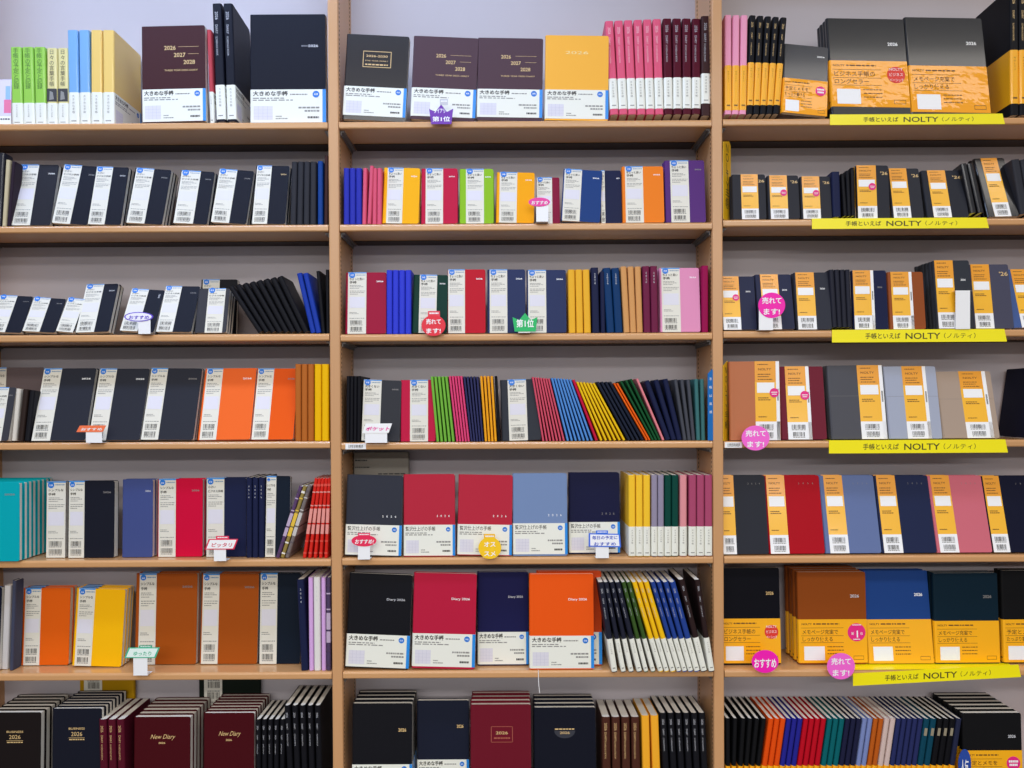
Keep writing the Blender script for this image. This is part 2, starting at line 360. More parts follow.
def band_v(W, H, T, x0, x1, style, title, sticker, seed):
    """vertical strip wrapped over top and bottom of the book"""
    b = MB(); o = .0004; w = x1 - x0
    base = M_STRIP if style == 'wv' else M_YSTR
    b.box(x0, x1, -o, -.00005, -o * .5, H + o, base); b.box(x0, x1, T + .00005, T + o, -o * .5, H + o, base)
    b.box(x0, x1, 0, T, H + .00005, H + o, M_BLUE if style == 'wv' else base)
    y = -o - E; X = lambda f: x0 + w * f; Z = lambda f: H * f
    if style == 'wv':
        b.rect(X(0), Z(.985), X(1), Z(1), M_BLUE, y)
        b.disc(X(.22), Z(.955), w * .17, w * .17, M_CIRC, y - E, 16); b.text('高橋', X(.22), Z(.94), w * .1, M_WINK, y - 2 * E, 'c', width=w * .18)
        bars(b, X(.45), X(.95), Z(.95), H * .014, newmat('ink_bluegrey', (120, 150, 180), .5, scale=50), y, seed=seed)
        t = VT[title]
        b.text(t[0], X(.08), Z(.87), H * (.036 if title in (0, 2) else .046), M_DARK, y, bold=.02, width=w * (.8 if len(t[0]) > 3 else .42)); b.text(t[1], X(.08), Z(.815), H * (.036 if title in (0, 2) else .046), M_DARK, y, bold=.02, width=w * (.38 if len(t[1]) < 3 else .85))
        for i, (f, e) in enumerate(((.78, .6), (.76, .75), (.735, .5), (.69, .85), (.665, .8), (.64, .45), (.34, .4), (.32, .5), (.245, .8))): bars(b, X(.1), X(.1 + e), Z(f), H * .009, M_GREY, y, seed=seed + i)
        b.rect(X(.08), Z(.42), X(.92), Z(.60), M_LAV, y)
        barcode(b, X(.14), X(.82), Z(.135), Z(.215), y, seed); barcode(b, X(.14), X(.82), Z(.03), Z(.11), y, seed + 3)
    else:
        e = 1.0
        if style == 'yvw': b.rect(X(.86), 0, X(1), H, M_CARD, y); e = .86
        b.rect(X(0), Z(.74), X(e), Z(1), newmat('paper_orange', (240, 160, 34), .32, scale=80, coat=.25), y)
        b.rect(X(0), 0, X(1), Z(.235), M_CARD, y); yy = y - E
        b.text('NOLTY', X(.14), Z(.885), H * .04, M_BROWNINK, yy, bold=.01, width=w * .62 * e)
        for i, (f, q) in enumerate(((.955, .5), (.83, .6), (.80, .55), (.765, .7), (.53, .5), (.505, .6), (.29, .4))): bars(b, X(.12), X(.12 + q * e), Z(f), H * .011, M_BROWNINK, yy, seed=seed + i)
        b.rect(X(.08), Z(.60), X(.92 * e), Z(.73), M_CARD, yy)
        barcode(b, X(.16), X(.85 * e), Z(.125), Z(.20), yy, seed); barcode(b, X(.2), X(.82 * e), Z(.025), Z(.10), yy, seed + 3)
        if style == 'yvw': bars(b, X(.9), X(.96), Z(.5), H * .15, M_GREY, yy)
    me = b.mesh('band'); st = None
    if sticker:
        s = MB(); s.disc(X(.78), Z(.60), w * .19, w * .19, M_PINK, y - 3 * E, 18, y1=y - E)
        bars(s, X(.66), X(.9), Z(.60), H * .012, M_WINK, y - 4 * E); bars(s, X(.68), X(.88), Z(.575), H * .012, M_WINK, y - 4 * E, seed=3); st = s.mesh('sticker')
    return me, st

_mc = {}
def cached(key, fn):
    if key not in _mc: _mc[key] = fn()
    return _mc[key]
def rd(v): return round(v, 4)
ORD = ['', 'first', 'second', 'third', 'fourth', 'fifth', 'sixth', 'seventh', 'eighth', 'ninth', 'tenth', 'eleventh', 'twelfth']
BOOKS = []
def make_book(kind, W, H, T, cover, cname, mat_fn, band, title, tcol, spine, loc, mat3, pose, cell, back=None, note='', seed=0):
    """band: None | ('wh'|'yh', z0 frac, height frac, title, sticker) | ('wv'|'yv'|'yvw', x0 frac, x1 frac, title, sticker)"""
    W, H, T = rd(W), rd(H), rd(T); T = max(T, .0025)
    r = bpy.data.objects.new(kind, None); r.empty_display_size = .02; col0.objects.link(r)
    mat = mat_fn(cover)
    c = obj('cover', cached(('c', W, H, T, mat.name, tuple(cover), title, tcol, spine), lambda: cover_mesh(W, H, T, mat, title, tcol, spine)), r)
    p = obj('pages', cached(('p', W, H, T), lambda: pages_mesh(W, H, T)), r)
    if band:
        k = ('b', W, H, T, band, seed % 3)
        if band[0] in ('wh', 'yh', 'yhf'): me = cached(k, lambda: band_h(W, H, T, H * band[1], H * band[2], band[0], band[3], band[4], seed % 3))
        else: me = cached(k, lambda: band_v(W, H, T, W * band[1], W * band[2], band[0], band[3], band[4], seed % 3))
        bo = obj('band', me[0], r, label={'w': 'white paper band printed with text', 'y': 'yellow paper band printed with text'}[band[0][0]])
        if me[1]: obj('sticker', me[1], bo, label='round pink or red sticker with white lettering')
    # seat it: lowest corner on the board
    zmin = min((mat3 @ Vector((x, y, z))).z for x in (0, W) for y in (0, T) for z in (0, H))
    x, y, z = loc
    m = mat3.to_4x4(); m.translation = Vector((x, y, z - zmin + .001)); r.matrix_world = m
    BOOKS.append(dict(o=r, kind=kind, cname=cname, band=band, pose=pose, cell=cell, back=back, note=note, x=x))
    return r

def solve_h(r, c, x, py, y0, tilt, roll, up=0):
    z0 = zs(r, c) + up; H = .15
    for _ in range(12):
        y = y0 + H * math.sin(tilt); z = Zat(py, x, y); H = (z - z0) / (math.cos(tilt) * math.cos(roll))
    return H
CELL = (1, 1)
DEF = {}
def Fo(x0, x1, top, cov, band=None, title=None, tcol='s', xt=None, tilt=None, y0=None, T=.012, n=0, kind='planner', lift=0, mat=M_cover, sx=None, gap=.0012, note='', H=None, spine=None, flip=False, bb=True, yaw=0):
    H_in = H
    """a book facing out: bottom-left / bottom-right photo columns, photo row of the top"""
    r, c = CELL; cname, rgb = cov
    tilt = math.radians(DEF.get('tilt', 3) if tilt is None else tilt); y0 = DEF.get('y0', .01) if y0 is None else y0
    z0 = zs(r, c) + lift; X0 = Xat(x0, z0, y0); X1 = Xat(x1, z0, y0); roll = 0
    W = X1 - X0
    if H is None:
        H = solve_h(r, c, X0, top, y0, tilt, 0)
    auto = H_in is None
    if auto: H = solve_h(r, c, X0, top, y0, tilt, 0, T * math.sin(tilt))
    if xt is not None:
        for _ in range(4):
            yt = y0 + H * math.sin(tilt); zt = z0 + H * math.cos(tilt); Xt = Xat(xt, zt, yt)
            roll = math.asin(max(-.5, min(.5, (Xt - X0) / H)))
        roll = max(-.14, min(.14, roll))
        if auto: H = solve_h(r, c, X0, top, y0, tilt, 0, T * math.sin(tilt) + max(0, math.sin(roll)) * W)
    if sx and band:
        band = (band[0], rd((sx[0] - x0) / (x1 - x0)), rd((sx[1] - x0) / (x1 - x0))) + tuple(band[3:])
    m3 = Matrix.Rotation(roll, 3, 'Y') @ Matrix.Rotation(-tilt, 3, 'X')
    if flip: m3 = m3 @ Matrix.Rotation(math.pi, 3, 'Y')
    if yaw: m3 = Matrix.Rotation(yaw, 3, 'Z') @ m3
    for k in range(n, -1, -1):
        yy = y0 + k * ((T + gap + .0012) / math.cos(tilt))
        if k and yy + H * math.sin(tilt) + T > DEP - .001: continue
        jx = (random.uniform(-.0012, .0012)) if k else 0
        bnd = band if (bb or not k) else None
        make_book(kind, W, H, T, rgb, cname, mat, bnd, title, tcol, spine, ((X1 if flip else X0) + jx, yy, z0), m3, 'facing out', CELL, back=k or None, note=note, seed=int(x0) % 3)
def Sp(n, b0, b1, t0, t1, top, cov, w=.125, tilt=0, y0=None, band=None, kind='planner', mat=M_cover, spine=None, top1=None, fill=.93, note='', title=None, lab='spine out'):
    """a run of n books spine out between bottom columns b0..b1 and top columns t0..t1"""
    r, c = CELL; cname, rgb = cov; tilt = math.radians(tilt); y0 = DEF.get('sy0', .006) if y0 is None else y0
    z0 = zs(r, c)
    for i in range(n):
        fb = b0 + (b1 - b0) * i / n; ft = t0 + (t1 - t0) * i / n; tp = top + ((top1 if top1 is not None else top) - top) * i / max(1, n - 1)
        Xb = Xat(fb, z0, y0); Xb1 = Xat(b0 + (b1 - b0) * (i + 1) / n, z0, y0)
        T0 = (Xb1 - Xb) * fill; up = w * math.sin(tilt) if tilt else 0
        H = solve_h(r, c, Xb, tp, y0, tilt, 0, up); zt = z0 + up + H * math.cos(tilt); Xt = Xat(ft, zt, y0 + H * math.sin(tilt))
        roll = math.atan2(Xt - Xb, H)
        if abs(roll) > .03: H = solve_h(r, c, Xb, tp, y0, tilt, 0, up + T0 * math.sin(roll) if roll > 0 else up)
        roll = math.atan2(Xt - Xb, H); H2 = H / math.cos(roll); pt = (t1 - t0) / (b1 - b0); T = max(.0028, (Xb1 - Xb) * min(1, max(.7, pt)) * math.cos(roll) * fill)
        ww = min(w, (DEP - .003 - y0 - H2 * math.sin(tilt)) / math.cos(tilt))
        m3 = Matrix.Rotation(roll, 3, 'Y') @ Matrix.Rotation(-tilt, 3, 'X') @ Matrix.Rotation(math.pi / 2, 3, 'Z')
        # origin of the turned book is its right-hand bottom edge
        ox = Xb + T * math.cos(roll); 
        make_book(kind, ww, H2, T, rgb, cname, mat, band, title, 's', spine, (ox, y0, z0), m3, lab, CELL, note=note, seed=i)

# palette -----------------------------------------------------------
def C(n, *rgb): return (n, rgb)
BLK = C('black', 22, 22, 27); BLK2 = C('blue-black', 24, 26, 38); GRY = C('charcoal', 48, 49, 56); NVY = C('navy', 28, 34, 66); NVY2 = C('dark navy', 18, 20, 42)
ROY = C('royal blue', 44, 52, 170); PNK = C('pink', 222, 92, 122); LPK = C('pale pink', 240, 160, 188); MAR = C('maroon', 84, 18, 36); BRN = C('dark brown', 62, 38, 38)
YEL = C('yellow', 248, 178, 20); LIM = C('lime green', 140, 190, 40); CRI = C('crimson', 192, 26, 66); ORG = C('orange', 236, 98, 22); PUR = C('purple', 88, 48, 118)
TAN = C('tan brown', 152, 76, 26); TEA = C('turquoise', 0, 165, 175)
WH = lambda z=.03, h=.34, t='big', s=None: ('wh', z, h, t, s)
YH = lambda z=.03, h=.47, t='memo', s=None: ('yh', z, h, t, s)
WV = lambda t=0: ('wv', 0, 1, t, None)
YV = lambda s=None, k='yv': (k, 0, 1, 0, s)

# ================================================================== top shelf
CELL = (1, 1); DEF.update(tilt=2, y0=.01, sy0=.012)
Fo(-8, 11, 80, C('lilac', 220, 212, 238), title='photo', T=.006, kind='leaflet', note='small')
Sp(3, 12, 47, 10, 45.5, 47.5, C('lime green', 150, 205, 80), w=.10, band=WH(.0, .28), spine='sjp', kind='planner', mat=M_gloss)
Sp(2, 47, 69, 46.5, 68.5, 48.5, C('cream', 226, 214, 150), w=.10, band=WH(.0, .28), spine='scream', kind='planner', mat=M_gloss)
Sp(2, 69, 91, 67, 90, 30.5, C('sky blue', 120, 172, 220), w=.105, band=WH(.0, .34), mat=M_gloss)
Sp(2, 91, 115, 90.5, 114.5, 30.5, C('pale yellow', 238, 200, 110), w=.13, band=WH(.0, .34), mat=M_gloss)
Fo(142, 206, 27, C('chocolate brown', 68, 36, 40), band=WH(.01, .335), title='t3', tcol='g', T=.016, kind='diary', xt=141, y0=.008)
Sp(1, 210, 215, 206.5, 211, 30, C('coral red', 190, 72, 82), w=.11, band=WH(.0, .34))
Sp(2, 216.5, 238, 212, 234, 4, BLK2, w=.12, tilt=2, band=WH(.02, .29), spine='swhite', fill=.85)
Fo(250, 326, 15, BLK2, band=WH(.015, .30), title='yrbig', tcol='s', T=.014, kind='diary', tilt=1, y0=.018)
CELL = (1, 2); DEF.update(tilt=2, sy0=.006)
Fo(342, 405, 34, C('black', 26, 20, 24), band=WH(.05, .34), title='frame', tcol='g', xt=347, T=.017, kind='diary', mat=M_gloss)
Fo(410, 475, 36, C('plum brown', 84, 62, 70), band=WH(.04, .34), title='t3', tcol='g', xt=414, T=.017, kind='diary')
Fo(476.5, 542, 38, C('plum brown', 84, 62, 70), band=WH(.04, .34), title='t3', tcol='g', xt=478, T=.017, kind='diary')
Fo(544.5, 608, 35.5, C('golden yellow', 250, 182, 70), band=WH(.02, .34), title='yfaint', xt=545.5, T=.012, kind='diary')
Sp(6, 610.5, 664.5, 605, 662.5, 21, PNK, w=.125, tilt=7, band=WH(.06, .32), spine='slight', top1=19)
Sp(4, 664.5, 701.5, 663, 702, 18.5, MAR, w=.125, tilt=7, band=WH(.06, .32), spine='swhite')
Sp(1, 701.6, 711.2, 701.6, 711.2, 16.5, BRN, w=.118, tilt=5, band=WH(.12, .30), spine='swhite')
CELL = (1, 3); DEF.update(sy0=.004)
Sp(3, 725, 747, 725, 749.5, 15.5, LPK, w=.12, tilt=5, band=YH(.04, .45))
Sp(5, 747, 780, 750, 789, 15.5, BLK, w=.12, tilt=5, band=YH(.09, .43), spine='sgold', top1=17.5)
Fo(781.5, 827, 43.5, GRY, band=('yhf',)+YH(.0, .5, 'mtg', 'p')[1:], title='yr', tcol="w", xt=784, tilt=11, y0=.0, mat=M_gloss)
Fo(832, 911, 18.5, BLK, band=('yhf',)+YH(.09, .47, 'biz', 'r')[1:], title='yrm', tcol='w', xt=826, tilt=10, y0=.003, n=3, T=.012, mat=M_gloss)
Fo(912, 991, 17.5, BLK, band=('yhf',)+YH(.03, .47, 'memo')[1:], title='yrm', tcol='w', xt=904, tilt=10, y0=.003, n=1, T=.012, mat=M_gloss)
Sp(2, 1011, 1029, 1010, 1028, -12, BLK, w=.13, tilt=2, band=YH(.09, .42), spine='sgold', y0=.004)
# ================================================================== second shelf
CELL = (2, 1); DEF.update(tilt=13, y0=.012, sy0=.006)
Sp(1, -6, 1, -2, 5, 153, BLK2, w=.03, mat=M_gloss); Sp(1, 1.5, 6, 5.5, 11, 160, C('cream', 200, 186, 150), w=.03)
Sp(1, 6.5, 10, 11.5, 15, 161.5, C('dark purple', 44, 32, 46), w=.03, kind='notebook')
SM = dict(title='yr', T=.0125, n=2, kind='planner')
for (a, b_, s0, s1, tp, xt, tc) in ((10.5, 50, 11.6, 29.9, 165, 20.5, 'w'), (50.5, 87, 52, 70, 164.5, 64, 'd'), (87.5, 120.5, 88, 104.5, 167, 97, 's'), (124.5, 162, 126.5, 144.5, 168, 135.5, 'd'),
                          (172, 207, 173.5, 193, 170.5, 181, 'd'), (210, 246, 211, 229, 169, 219.5, 'd'), (250.5, 285, 252, 267, 166, 256, 'g')):
    Fo(a, b_, tp, BLK2 if a > 40 else C('charcoal', 38, 38, 46), band=WV(2), sx=(s0, s1), tcol=tc, xt=xt, **SM)
Sp(4, 290, 316.5, 291.5, 316.5, 162, GRY, w=.095, kind='notebook'); Sp(1, 317.5, 323, 317.5, 323, 161.5, C('blue', 24, 66, 140), w=.095, kind='notebook')
Sp(1, 324, 328, 324.5, 328.5, 156, BRN, w=.095, kind='notebook')
CELL = (2, 2); DEF.update(tilt=6, y0=.01)
Sp(3, 343.5, 362, 343.5, 362, 168.5, ROY, w=.10, kind='notebook'); Sp(1, 362, 366.8, 363, 367.5, 168.5, PNK, w=.10, kind='notebook')
Sp(1, 367.2, 371.2, 369.8, 373.8, 166, PNK, w=.10, kind='notebook', y0=.002); Sp(2, 372, 381.8, 372.5, 382, 168.5, PNK, w=.10, kind='notebook')
G = dict(title='yr', tcol='w', T=.013)
Fo(382, 418.5, 168, YEL, band=WV(1), sx=(386, 402), xt=384, n=1, **G)
Fo(421, 457.5, 169, CRI, band=WV(1), sx=(425.5, 443), n=1, **G)
Fo(459.5, 493.5, 169.5, LIM, band=WV(1), sx=(466, 484), n=1, **G)
Fo(496, 534, 172.5, C('amber yellow', 248, 168, 16), band=WV(1), sx=(499, 516.5), n=1, xt=497, **G)
Fo(537, 560, 178, C('dark crimson', 136, 22, 58), band=WV(1), sx=(537.2, 552.5), y0=.022, title=None, T=.012)
Fo(561, 600, 169, C('denim blue', 30, 62, 122), band=WV(1), sx=(562, 579.5), xt=564, n=0, **G)
Fo(601.5, 622, 171, NVY, band=WV(1), sx=(601.6, 605.5), y0=.018, **G)
Fo(623, 664.5, 167, C('orange', 240, 128, 34), band=WV(1), sx=(626, 644), n=1, **G)
Fo(666, 706, 161, PUR, band=WV(1), sx=(671.5, 690), n=1, title='yr', tcol='d', T=.013)
CELL = (2, 3); DEF.update(tilt=11, y0=.008)
H26 = dict(title='26', tcol='g', T=.012)
Fo(733, 766.5, 175, GRY, band=YV(), sx=(742, 759), tilt=5, n=1, **H26)
Fo(769, 800, 176, GRY, band=YV('p'), sx=(771, 788.5), tilt=6, n=1, **H26)
Fo(802, 832, 177, GRY, band=YV('p'), sx=(803.5, 821), tilt=6, n=1, **H26)
Sp(1, 833.5, 843, 832, 840.5, 172, NVY, w=.09, tilt=3, kind='notebook', y0=.004)
Sp(3, 844, 856, 841, 856, 174, BLK, w=.09, tilt=5, top1=168, kind='notebook')
Fo(858, 890, 166, GRY, band=YV('p'), sx=(858.2, 877.5), tilt=4, n=2, **H26)
Fo(893, 924, 169, GRY, band=YV(), sx=(894, 911.5), n=1, **H26)
Fo(928, 969, 171, C('charcoal', 42, 44, 52), band=YV(), sx=(934, 952), tilt=14, n=1, **H26)
Sp(2, 971, 986, 961, 974, 164, BLK, w=.09, tilt=8, kind='notebook', mat=M_gloss)
Fo(988, 1019, 159, BLK, band=YV(), sx=(995, 1011.5), tilt=18, xt=973.5, T=.012, n=1, mat=M_gloss)
Sp(2, 1021, 1038, 1012, 1029, 160, GRY, w=.09, tilt=6, kind='notebook')
# ================================================================== third shelf
CELL = (3, 1); DEF.update(tilt=24, y0=.008)
SM['n'] = 1
for (a, b_, s0, s1, tp, xt, tc, nn) in ((-14, 21, -12.5, 5, 295.5, 0, 'd', 1), (21.5, 55, 22.5, 39.5, 297.5, 34.5, 'd', 1), (55.5, 74, 56, 73, 298, 69, 'd', 0), (75, 108.5, 75.8, 94, 285, 86, 's', 1),
                          (119.5, 153.5, 120, 137.5, 289, 132.5, 's', 1), (155, 191, 156, 172.5, 286.5, 165.5, 'd', 1)):
    Fo(a, b_, tp, BLK2, band=WV(2), sx=(s0, s1), tcol=tc, xt=xt, title='vert' if a == 119.5 else 'yr', T=.0125, n=nn, mat=M_cover)
Fo(199, 236, 280, BLK, band=WV(2), sx=(201, 218), tilt=6, y0=.085, T=.012, n=0)
Fo(194, 226, 289, C('charcoal', 60, 60, 66), band=WV(2), sx=(204.5, 222), tilt=14, xt=198.5, T=.012, n=2, title=None)
Sp(8, 258, 310, 228, 284, 288, BLK, w=.09, top1=278, kind='notebook', fill=.9, y0=.004)
Sp(2, 310.5, 321.5, 296.5, 309, 274, C('blue', 30, 60, 160), w=.09, kind='notebook'); Sp(1, 321.5, 326, 316, 321, 271.5, BLK, w=.09, kind='notebook', fill=.8)
Sp(1, 326.2, 329.6, 325.5, 329.5, 270, BLK, w=.09, kind='notebook', fill=.9)
CELL = (3, 2); DEF.update(tilt=5, y0=.008)
Fo(345, 386, 273, C('dark crimson', 158, 24, 58), band=WV(1), sx=(347.5, 366), n=1, **G)
Sp(4, 386.5, 411.5, 386.5, 411.5, 270.5, C('royal blue', 52, 64, 205), w=.125, kind='notebook')
Fo(412, 447, 275, C('bottle green', 16, 56, 46), band=WV(1), sx=(418.5, 436), xt=413.5, n=1, **G)
Fo(447.5, 485.5, 270, C('red', 190, 24, 44), band=WV(1), sx=(448.2, 465), n=1, **G)
Fo(487.5, 525.5, 270, C('slate navy', 44, 54, 92), band=WV(1), sx=(489.8, 507.5), n=1, **G)
Fo(527, 566.5, 270.5, C('slate navy', 44, 54, 92), band=WV(1), sx=(528.5, 546.5), n=1, **G)
Sp(3, 569, 591.8, 568, 590, 270, C('golden yellow', 240, 180, 50), w=.12, kind='planner')
Sp(1, 592.5, 600.3, 591, 599, 268, NVY, w=.12, spine='sdots'); Sp(1, 601, 606, 600, 605, 272, NVY, w=.12, kind='notebook')
Sp(2, 607, 623.5, 603, 620, 268.5, C('petrol blue', 16, 56, 102), w=.12, spine='sdots')
Sp(3, 624, 643.5, 620.5, 642, 267, C('peach', 214, 156, 96), w=.12)
Sp(2, 644, 659, 642.5, 658, 266.5, C('burgundy', 112, 34, 68), w=.12, spine='sdots')
Fo(660.5, 700.5, 268.5, C('rose pink', 226, 146, 184), band=WV(1), sx=(662.5, 681), n=1, **G)
Sp(1, 702, 709.5, 702, 709, 266, C('magenta', 152, 14, 76), w=.12)
CELL = (3, 3); DEF.update(tilt=12, y0=.006)
N3 = C('ink blue', 44, 48, 72)
Fo(723.4, 757, 277, N3, band=YV('p'), sx=(723.8, 741.5), T=.012, title='yrl', tcol='w', n=1, tilt=10)
Fo(759, 795, 275, N3, band=YV(), sx=(764, 782), T=.012, title='yrl', tcol='w', n=1)
Fo(797, 832, 273, C('charcoal', 50, 52, 62), band=YV(), sx=(798.5, 817), T=.012, title='yrl', tcol='w', n=2, tilt=8)
Sp(4, 833, 853, 829.5, 851, 270, C('charcoal', 38, 39, 50), w=.12, tilt=3)
Fo(854, 888.5, 271, NVY, band=YV(None, 'yvw'), sx=(855, 875.5), T=.012, title='yrl', tcol='d', tilt=5)
Fo(890.5, 926, 272.5, C('saddle brown', 146, 76, 38), band=YV(None, 'yvw'), sx=(893.5, 914.5), T=.012, tilt=6)
Fo(938, 974, 261, C('charcoal', 52, 55, 62), band=YV(), sx=(939, 957.5), T=.012, title='yrl', tcol='w', n=5, tilt=7, y0=.0, bb=False)
Fo(975, 1014, 265, C('slate grey', 74, 74, 92), band=YV(), sx=(976, 994.5), title='26', tcol='g', T=.012, tilt=8)
Fo(1014, 1060, 270, C('steel blue', 70, 92, 145), band=YV(), sx=(1022, 1040), T=.012, tilt=16)
# ================================================================== fourth shelf
CELL = (4, 1); DEF.update(tilt=17, y0=.008)
Fo(-11, 42, 368, C('taupe', 104, 90, 90), band=WV(0), sx=(-10, 4), tilt=4, y0=.10, T=.012)
Fo(-24, 8, 388, C('charcoal', 58, 58, 64), band=WV(2), sx=(-16, 1), tilt=14, T=.016, y0=.006, title='yr', tcol='d')
Sp(1, 11, 16, 16, 21.5, 389, C('cream', 214, 206, 192), w=.035, y0=.01, kind='notebook', tilt=6); Sp(1, 17, 23, 22.5, 28.5, 389.5, C('dark brown', 44, 32, 28), w=.035, kind='notebook', tilt=6); Sp(1, 24, 29.5, 29.5, 35, 390.5, BLK, w=.035, kind='notebook', tilt=6)
K4 = dict(title='yr', T=.012, n=1)
D4 = C('charcoal', 42, 44, 54)
Fo(30.5, 85, 369, D4, band=WV(0), sx=(31.5, 50), tcol='w', xt=43.5, **K4)
Fo(87.5, 139.5, 369, D4, band=WV(0), sx=(88.5, 106), tcol='w', xt=99.5, **K4)
Fo(140, 193, 368.5, D4, band=WV(0), sx=(141, 158), tcol='d', xt=151, **K4)
Fo(197, 250, 369, C('orange', 240, 104, 38), band=WV(0), sx=(199.5, 216), tcol='w', xt=205, **K4)
Fo(250.5, 293, 369, C('deep orange', 232, 88, 10), band=WV(0), sx=(251.5, 268), tcol='d', xt=257.5, **K4)
Sp(3, 295, 314, 295, 314, 364.5, C('caramel brown', 182, 102, 40), w=.125, y0=.004); Sp(2, 314.3, 329, 314.3, 329, 364.5, C('bright yellow', 240, 184, 8), w=.125, y0=.004)
CELL = (4, 2); DEF.update(tilt=4, y0=.008, sy0=.004)
Sp(4, 346, 360.5, 346.5, 361, 376.5, BLK, w=.12, kind='notebook')
Fo(361, 399.5, 380, C('charcoal', 54, 55, 60), band=WV(3), sx=(361.5, 379.5), xt=363.5, n=1, title='yr', tcol='d', T=.012)
Fo(400.5, 435.5, 380.5, CRI, band=WV(3), sx=(410, 428), n=0, T=.012)
TH4 = dict(w=.10, kind='notebook', fill=.72)
Sp(5, 436.5, 456, 430.5, 448.5, 377, C('lime green', 118, 184, 66), **TH4)
Sp(5, 456.3, 470.5, 448.7, 463, 376.5, C('hot pink', 226, 72, 122), **TH4)
Sp(5, 470.8, 484.5, 463.3, 479.5, 377, C('indigo', 52, 54, 94), **TH4)
Sp(4, 484.8, 497.8, 480, 494, 376.5, C('golden yellow', 244, 168, 34), **TH4)
Sp(1, 498, 501.5, 494.5, 498, 376.5, BLK, **TH4)
Fo(502, 541, 380.5, C('charcoal', 52, 55, 62), band=WV(3), sx=(509.5, 528), T=.012, xt=500)
Sp(7, 542.5, 566.5, 532, 550.5, 377.5, C('rose red', 212, 82, 104), top1=379, **TH4)
Sp(7, 567, 595, 551, 572, 378.5, C('sky blue', 84, 142, 210), top1=380, **TH4)
Sp(1, 595.5, 600, 572.2, 576, 380.5, C('cherry red', 200, 24, 62), **TH4)
Sp(6, 600.5, 628, 576.2, 596, 382.5, C('bright yellow', 240, 196, 24), top1=384, **TH4)
Sp(4, 628.2, 646, 596.5, 613, 383, C('ink blue', 32, 38, 54), top1=383, **TH4)
Sp(2, 646.2, 651.8, 613.5, 619.5, 384, ORG, **TH4)
Sp(3, 652, 662, 620, 635, 382, C('bottle green', 24, 84, 46), top1=380, **TH4)
Sp(1, 662.3, 665.8, 636, 641, 379.5, C('salmon pink', 232, 134, 142), **TH4)
Sp(3, 666, 683, 644.5, 672, 382, NVY, top1=380, w=.10, kind='notebook')
Sp(3, 683.5, 696.5, 674, 693, 380, C('smoke grey', 74, 76, 84), w=.10, kind='notebook', fill=.8)
Sp(2, 696.8, 706.5, 694.5, 706, 379.5, C('sea green', 62, 112, 112), w=.10, kind='notebook', fill=.8)
CELL = (4, 3); DEF.update(tilt=9, y0=.005)
Fo(730.5, 781, 362, C('terracotta tan', 188, 116, 80), band=YV('p', 'yvw'), sx=(756, 780.5), T=.014, tilt=3)
Fo(782, 827, 367, C('wine red', 112, 34, 50), band=YV('p', 'yvw'), sx=(788.5, 812.5), T=.014, tilt=8)
Fo(832, 888.5, 366, C('stone grey', 82, 82, 88), band=YV(None, 'yvw'), sx=(862, 887.5), T=.014, tilt=9, n=1, title='tone')
Fo(889.5, 942.5, 367, C('silver grey', 164, 170, 188), band=YV(None, 'yvw'), sx=(908, 932), T=.014, tilt=10, title='tone')
Fo(943.5, 1000, 372, C('beige', 170, 150, 134), band=YV(None, 'yvw'), sx=(967.5, 994.5), T=.014, tilt=13, title='tone')
Sp(1, 1036, 1043, 1046, 1053, 367, NVY2, w=.138, y0=.004)
# ================================================================== fifth shelf
CELL = (5, 1); DEF.update(tilt=2, y0=.03, sy0=.02)
Fo(-42, 19.5, 483.5, TEA, T=.011, n=7, y0=-.008, title='yr', tcol='d', gap=.0045, tilt=1, kind='planner')
Fo(46, 65.5, 482, C('dark maroon', 50, 22, 30), band=WV(0), sx=(46.3, 65.2), T=.016)
Fo(67, 114, 481.5, BLK2, band=WV(0), sx=(68.5, 84), T=.02, title='yr', tcol='d', y0=.026)
Fo(121.5, 152.5, 480, C('slate blue', 66, 78, 132), T=.013, title='yr', tcol='s', n=1)
Fo(157, 202.5, 479.5, C('crimson', 205, 8, 56), band=WV(0), sx=(158.5, 175.5), T=.013, title='yr', tcol='d', y0=.033, n=1)
Fo(205.5, 246, 478.5, NVY, band=WV(2), sx=(206.5, 224), T=.013, y0=.03, n=1)
Sp(3, 246, 264.5, 246, 264.5, 478, NVY, w=.10, spine='sdots')
Fo(265, 289, 476.5, C('dark slate', 20, 30, 44), band=WV(0), sx=(265.3, 275), T=.012, y0=.022, xt=266.5)
Sp(1, 275.8, 280.2, 299, 303, 486, C('mottled purple', 92, 66, 104), w=.10, kind='notebook', spine='ppurple', y0=.012); Sp(1, 280.3, 284.6, 303.2, 307.4, 486, C('mustard yellow', 150, 130, 70), w=.10, kind='notebook', spine='pyel', y0=.012)
Sp(1, 285, 290, 307.8, 312, 485, C('mottled grey', 120, 110, 108), w=.10, kind='notebook', spine='pgrey', y0=.012)
Sp(5, 302.5, 329.5, 314.5, 331, 478.5, C('red patterned', 215, 44, 34), w=.10, kind='notebook', spine='pred', y0=.012, fill=.85)
CELL = (5, 2); DEF.update(tilt=2, y0=.01, sy0=.006)
LX = dict(bb=False, title='sp', tcol='w', T=.016, kind='planner')
Fo(344.5, 401, 475, C('charcoal', 52, 54, 64), band=WH(.01, .375, 'lux'), xt=347, **LX)
Fo(403.5, 455, 475, C('brick red', 184, 42, 62), band=WH(.01, .375, 'lux'), **LX)
Fo(457, 511.5, 475, C('brick red', 184, 42, 62), band=WH(.01, .375, 'lux'), xt=458.5, **LX)
Fo(513, 567.5, 474, C('dusty blue', 118, 140, 180), band=WH(.02, .375, 'lux'), n=0, **LX)
Fo(569, 620, 473, C('deep navy', 26, 28, 60), band=WH(.015, .375, 'lux'), title='sp', tcol='d', T=.016, y0=.03)
SB = dict(w=.125, band=WH(.005, .36))
